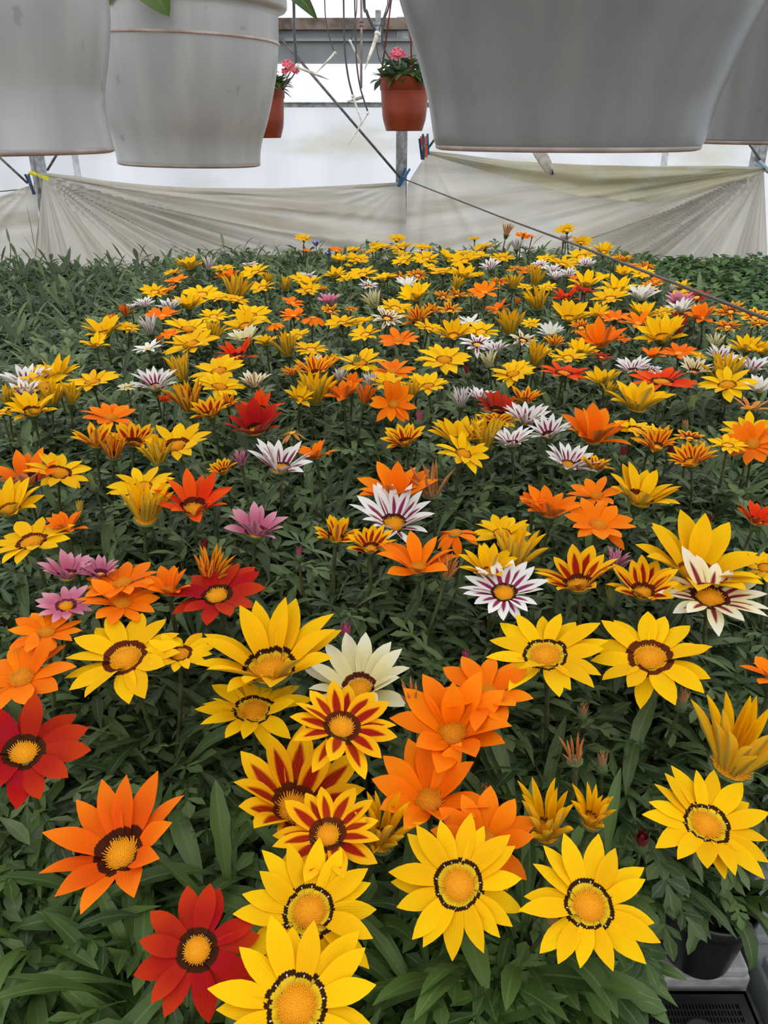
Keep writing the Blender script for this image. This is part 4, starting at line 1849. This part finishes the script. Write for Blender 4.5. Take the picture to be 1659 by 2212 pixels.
def stuff_build(name, mat, label):
    global stuffV, stuffF, stuffU, stuffn
    V = np.concatenate(stuffV)
    Fc = [[i + n for i in f] for fs, n in stuffF for f in fs]
    o = obj(name, mesh(name, V, Fc, [mat], np.concatenate(stuffU)))
    stuffV, stuffF, stuffU, stuffn = [], [], [], 0
    return tag(o, label, 'foliage', None, 'stuff')


for q, (x, y, single) in enumerate(SPOTS):
    rr = random.Random(5000 + q)
    if single:
        lab = leafy_label(x, y)
        if lab is None:
            continue
        e = empty('leafy_plant', (x, y, TRAYZ), lab, 'potted plant', 'flowerless gazania plants')
        if y < NEAR_Y:
            obj('pot', POT_ME, e)
            obj('soil', SOIL_ME, e)
            obj('foliage', (CLUMP_FRESH if y < .47 else CLUMP_ME)[q % 6], e, Matrix.Translation((0, 0, POTZ - TRAYZ)) @ Matrix.Rotation(rr.uniform(0, 6.28), 4, 'Z') @ Matrix.Diagonal((1, 1, rr.uniform(.75, 1.0), 1)))
            add_leaves(e, rr, 38, LEAF_FRESH if y < .46 else LEAF, 1.0)
        else:
            s = rr.uniform(1.1, 1.3)
            obj('foliage', CLUMP_ME[q % 6], e, Matrix.Translation((0, 0, POTZ - TRAYZ)) @ Matrix.Rotation(rr.uniform(0, 6.28), 4, 'Z') @ Matrix.Diagonal((1.1, 1.1, s, 1)))
    else:
        s = float(np.interp(y, [1.2, 2.4, 3.2], [1.22, 1.30, 1.36])) * rr.uniform(.92, 1.06)
        stuff_add(CLUMP[q % 6], Matrix.Translation((x, y, POTZ)) @ Matrix.Rotation(rr.uniform(0, 6.28), 4, 'Z') @ Matrix.Diagonal((1.15, 1.15, s, 1)))
if stuffV:
    stuff_build('gazania_foliage', LEAF, 'dense grey green foliage between the far gazania flowers')

# the leafy bed to the left, without blooms
LB = [clump_geo(300 + k, 44, .03, .15, .06, (.05, .085), (.0050, .0085), .08, (.35, 1.35), (.2, 1.2)) for k in range(5)]
rr = random.Random(31)
Y = 1.05
while Y < 3.42:
    X = -.56 * Y - .25
    while X < min(left_x(Y) - .02, .2):
        x, y = X + rr.uniform(-.03, .03), Y + rr.uniform(-.03, .03)
        s = rr.uniform(1.02, 1.22)
        stuff_add(LB[rr.randrange(5)], Matrix.Translation((x, y, POTZ)) @ Matrix.Rotation(rr.uniform(0, 6.28), 4, 'Z') @ Matrix.Diagonal((1.2, 1.2, s, 1)))
        X += .082
    Y += .082
stuff_build('leafy_foliage', LEAF, 'bed of flowerless dark green foliage left of the gazanias')

# the brighter bed at the right, broad leaves in little rosettes
def rosette(rs):
    rr = random.Random(rs)
    mb = MB()
    for k in range(52):
        a = rr.uniform(0, 6.28)
        q = rr.random() ** .5
        V, Fc, U = rosette_leaf(rr.uniform(.026, .042), rr.uniform(.008, .012))
        M = Matrix.Translation((.06 * q * math.cos(a), .06 * q * math.sin(a), .06 + .13 * rr.random() ** .6 * (1 - .3 * q))) @ Matrix.Rotation(a + rr.uniform(-1, 1), 4, 'Z') @ Matrix.Rotation(rr.uniform(-.9, .2), 4, 'Y')
        mb.add(place(V, M), Fc, U)
    return np.concatenate(mb.V), mb.F, np.concatenate(mb.U)


RS = [rosette(900 + k) for k in range(5)]
Y = 1.7
while Y < 3.5:
    X = right_x(Y) + .05
    while X < .56 * Y + .3:
        x, y = X + rr.uniform(-.03, .03), Y + rr.uniform(-.03, .03)
        s = rr.uniform(.90, 1.15)
        stuff_add(RS[rr.randrange(5)], Matrix.Translation((x, y, POTZ - .01)) @ Matrix.Rotation(rr.uniform(0, 6.28), 4, 'Z') @ Matrix.Diagonal((1.15, 1.15, s, 1)))
        X += .085
    Y += .085
stuff_build('broad_foliage', LEAF_BROAD, 'bed of bright green small broad foliage behind the wire at right')

# tuft of long leaves showing silvery undersides
p = at_z(1245, 900, .97)
e = empty('silver_leaf_tuft', (p.x, p.y, POTZ), 'tuft of long upright leaves with silvery undersides behind the cupped orange gazania', 'plant')
for (dx, dz, L, hw, i0, i1, a) in ((0, .03, .15, .006, 1.5, 1.35, -1.4), (.012, .03, .14, .006, 1.5, 1.6, -1.2), (-.02, .03, .17, .007, 1.5, 2.4, .2), (.02, .03, .16, .008, 1.25, .9, .25), (.03, .02, .15, .007, 1.1, .7, .1),
                                   (-.03, .02, .13, .007, 1.7, 3.1, .1), (.03, .03, .17, .009, 1.35, 1.15, -.2), (-.01, .03, .15, .006, 1.6, 1.9, -.6), (.0, .02, .14, .006, 1.3, .5, -1.0), (.01, .03, .15, .006, 1.4, 1.1, .6)):
    V, Fc, U = strap(L, hw, i0, i1, 5, 11, .65, 0, .3)
    obj('leaf', mesh('leaf', V, Fc, [LEAF_SILVER], U), e, Matrix.Translation((dx, 0, dz)) @ Matrix.Rotation(a, 4, 'Z'))
# weed sprigs by the far left post
p = at_y(22, 560, 3.3)
e = empty('weed_sprig', p, 'pale green weed sprig with one pointed leaf at the far left', 'weed')
MB().tube([(0, 0, 0), (.01, 0, .035), (.012, 0, .06)], .0016, 6).build('stem', STEM, e)
V, Fc, U = strap(.07, .012, 1.45, 1.75, 5, 8, .45)
obj('leaf', mesh('leaf', V, Fc, [LEAF_FRESH], U), e, Matrix.Translation((.012, 0, .055)))
p = at_y(78, 555, 3.3)
e = empty('weed_sprig', p, 'tall thin grass blade standing before the far left post', 'weed')
V, Fc, U = strap(.20, .004, 1.52, 1.60, 3, 8, .3)
obj('blade', mesh('blade', V, Fc, [LEAF_FRESH], U), e)
V, Fc, U = strap(.10, .003, 1.8, 2.2, 3, 8, .3)
obj('blade', mesh('blade', V, Fc, [LEAF], U), e)
# two small lilac blossoms far back
LIL = plain('lilac_petal', (.26, .24, .50), .6, .2)
for k, (x, y, t) in enumerate(((683, 532, 'tiny lilac flower right of the far small orange gazania'), (710, 555, 'tiny lilac flower left of a far cupped yellow gazania'))):
    p = at_y(x, y, 3.0)
    e = empty('lilac_flower', p, t, 'flower')
    mb = MB()
    for j in range(6):
        V, Fc, U = petal(.028, .007, .1, .2, 0, 3, 4)
        mb.add(place(V, Matrix.Rotation(j, 4, 'Z') @ Matrix.Rotation(-.7, 4, 'Y')), Fc, U)
    mb.build('petals', LIL, e)
    MB().tube([(0, 0, -.09), (0, 0, 0)], .0012, 5).build('stem', STEM, e)
# ------------------------------------------------------------------ bench and trays
TRAYMAT = plain('grey_tray_plastic', (.24, .26, .27), .5, .4, var=.16, scale=9)


def ledge_material():
    t = NT('algae_stained_tray')
    n = t.noise(16.0, 4, t.coord())
    n2 = t.noise(70.0, 3, t.coord())
    c = t.mix(t.step(n2, .3, .7), (.40, .41, .39), (.30, .31, .30))
    c = t.mix(t.math('MULTIPLY', t.step(n, .55, .66), .75), c, (.12, .11, .045))
    return t.bsdf(c, .6, .3)


LEDGE = ledge_material()
bench = empty('bench', (0, 0, 0), 'long greenhouse bench under all the potted plants', 'bench')
MB().box((-2.6, .02, .62), (2.6, 3.55, .66)).build('bench_top', GALV, bench, False)
for x in (-2.4, 0, 2.4):
    for y in (.2, 3.4):
        MB().box((x - .03, y - .03, 0), (x + .03, y + .03, .62)).build('leg', GALV, bench, False)
FRONT = at_z(1450, 2096, TRAYZ).y


def grey_tray(x0, x1, y0, y1, label, mat, group=None):
    mb = MB()
    z0, z1 = .66, TRAYZ
    mb.box((x0, y0, z0), (x1, y1, z1 - .012))
    n = 5
    w = (y1 - y0) / n
    for k in range(n):                                     # raised bearing ribs
        mb.box((x0 + .004, y0 + k * w + (.0 if k == 0 else .006), z1 - .012), (x1 - .004, y0 + (k + 1) * w - .012, z1))
    o = mb.build('grey_tray', mat, None, False)
    bv = o.modifiers.new('bevel', 'BEVEL')
    bv.width, bv.segments, bv.limit_method = .003, 2, 'ANGLE'
    return tag(o, label, 'tray', group)


xr = at_z(1640, 2120, TRAYZ).x
grey_tray(-.30, xr, FRONT, FRONT + .52, 'grey ribbed tray with algae stained front edge under the front right pots', LEDGE)
grey_tray(xr + .012, xr + .7, FRONT - .3, FRONT + .52, 'grey tray at the right frame edge beside the black slotted tray', TRAYMAT)
k = 0
for x0 in (-.92,):
    grey_tray(x0, -.31, FRONT - .25, FRONT + .52, 'grey ribbed tray under the leafy plants at the front left', TRAYMAT)
grey_tray(-2.5, 2.5, FRONT + .53, 3.5, 'wide grey tray under the far flower beds', TRAYMAT)

# black slotted tray in the foreground corner
bt = empty('black_tray', (0, 0, 0), 'black slotted plastic tray in the bottom right corner', 'tray')
bx0, bx1 = -.30, at_z(1612, 2150, .69).x
by1, by0 = FRONT - .006, FRONT - .26
zt = .692
mb = MB()


def slot_rows():
    """plate with real slots: rows of slots leave bars between them"""
    rows = []
    y = by1 - .0125
    while len(rows) < 11:
        rows.append((y - .0047, y))
        y -= .0064
    return rows


rows = slot_rows()
mb.box((bx0, rows[0][1], zt - .004), (bx1, by1, zt))
mb.box((bx0, by0, zt - .004), (bx1, rows[-1][0], zt))
for (a, b), nxt in zip(rows, rows[1:] + [None]):
    if nxt:
        mb.box((bx0, nxt[1], zt - .004), (bx1, a, zt))
    x = bx1 - .165
    mb.box((bx0, a, zt - .004), (x, b, zt))
    while x < bx1 - .014:
        mb.box((x, a, zt - .004), (x + .0019, b, zt))
        x += .0032
    mb.box((bx1 - .014, a, zt - .004), (bx1, b, zt))
mb.build('slotted_plate', POTBLACK, bt, False)
for cx in (at_z(1515, 2230, zt).x, at_z(1368, 2240, zt).x, at_z(1220, 2240, zt).x):
    c = (cx, at_z(1560, 2222, zt).y - .010)
    V, Fc, U = lathe([(.0005, .0022), (.017, .0022), (.0185, .0030), (.0195, .0016), (.020, .0005)], 28)
    MB().add([(v[0] + c[0], v[1] + c[1], v[2] + zt) for v in V], Fc).build('round_boss', POTBLACK, bt)
MB().box((bx0, by1 - .003, .66), (bx1, by1, zt)).box((bx1 - .003, by0, .66), (bx1, by1, zt)).build('tray_side', POTBLACK, bt, False)
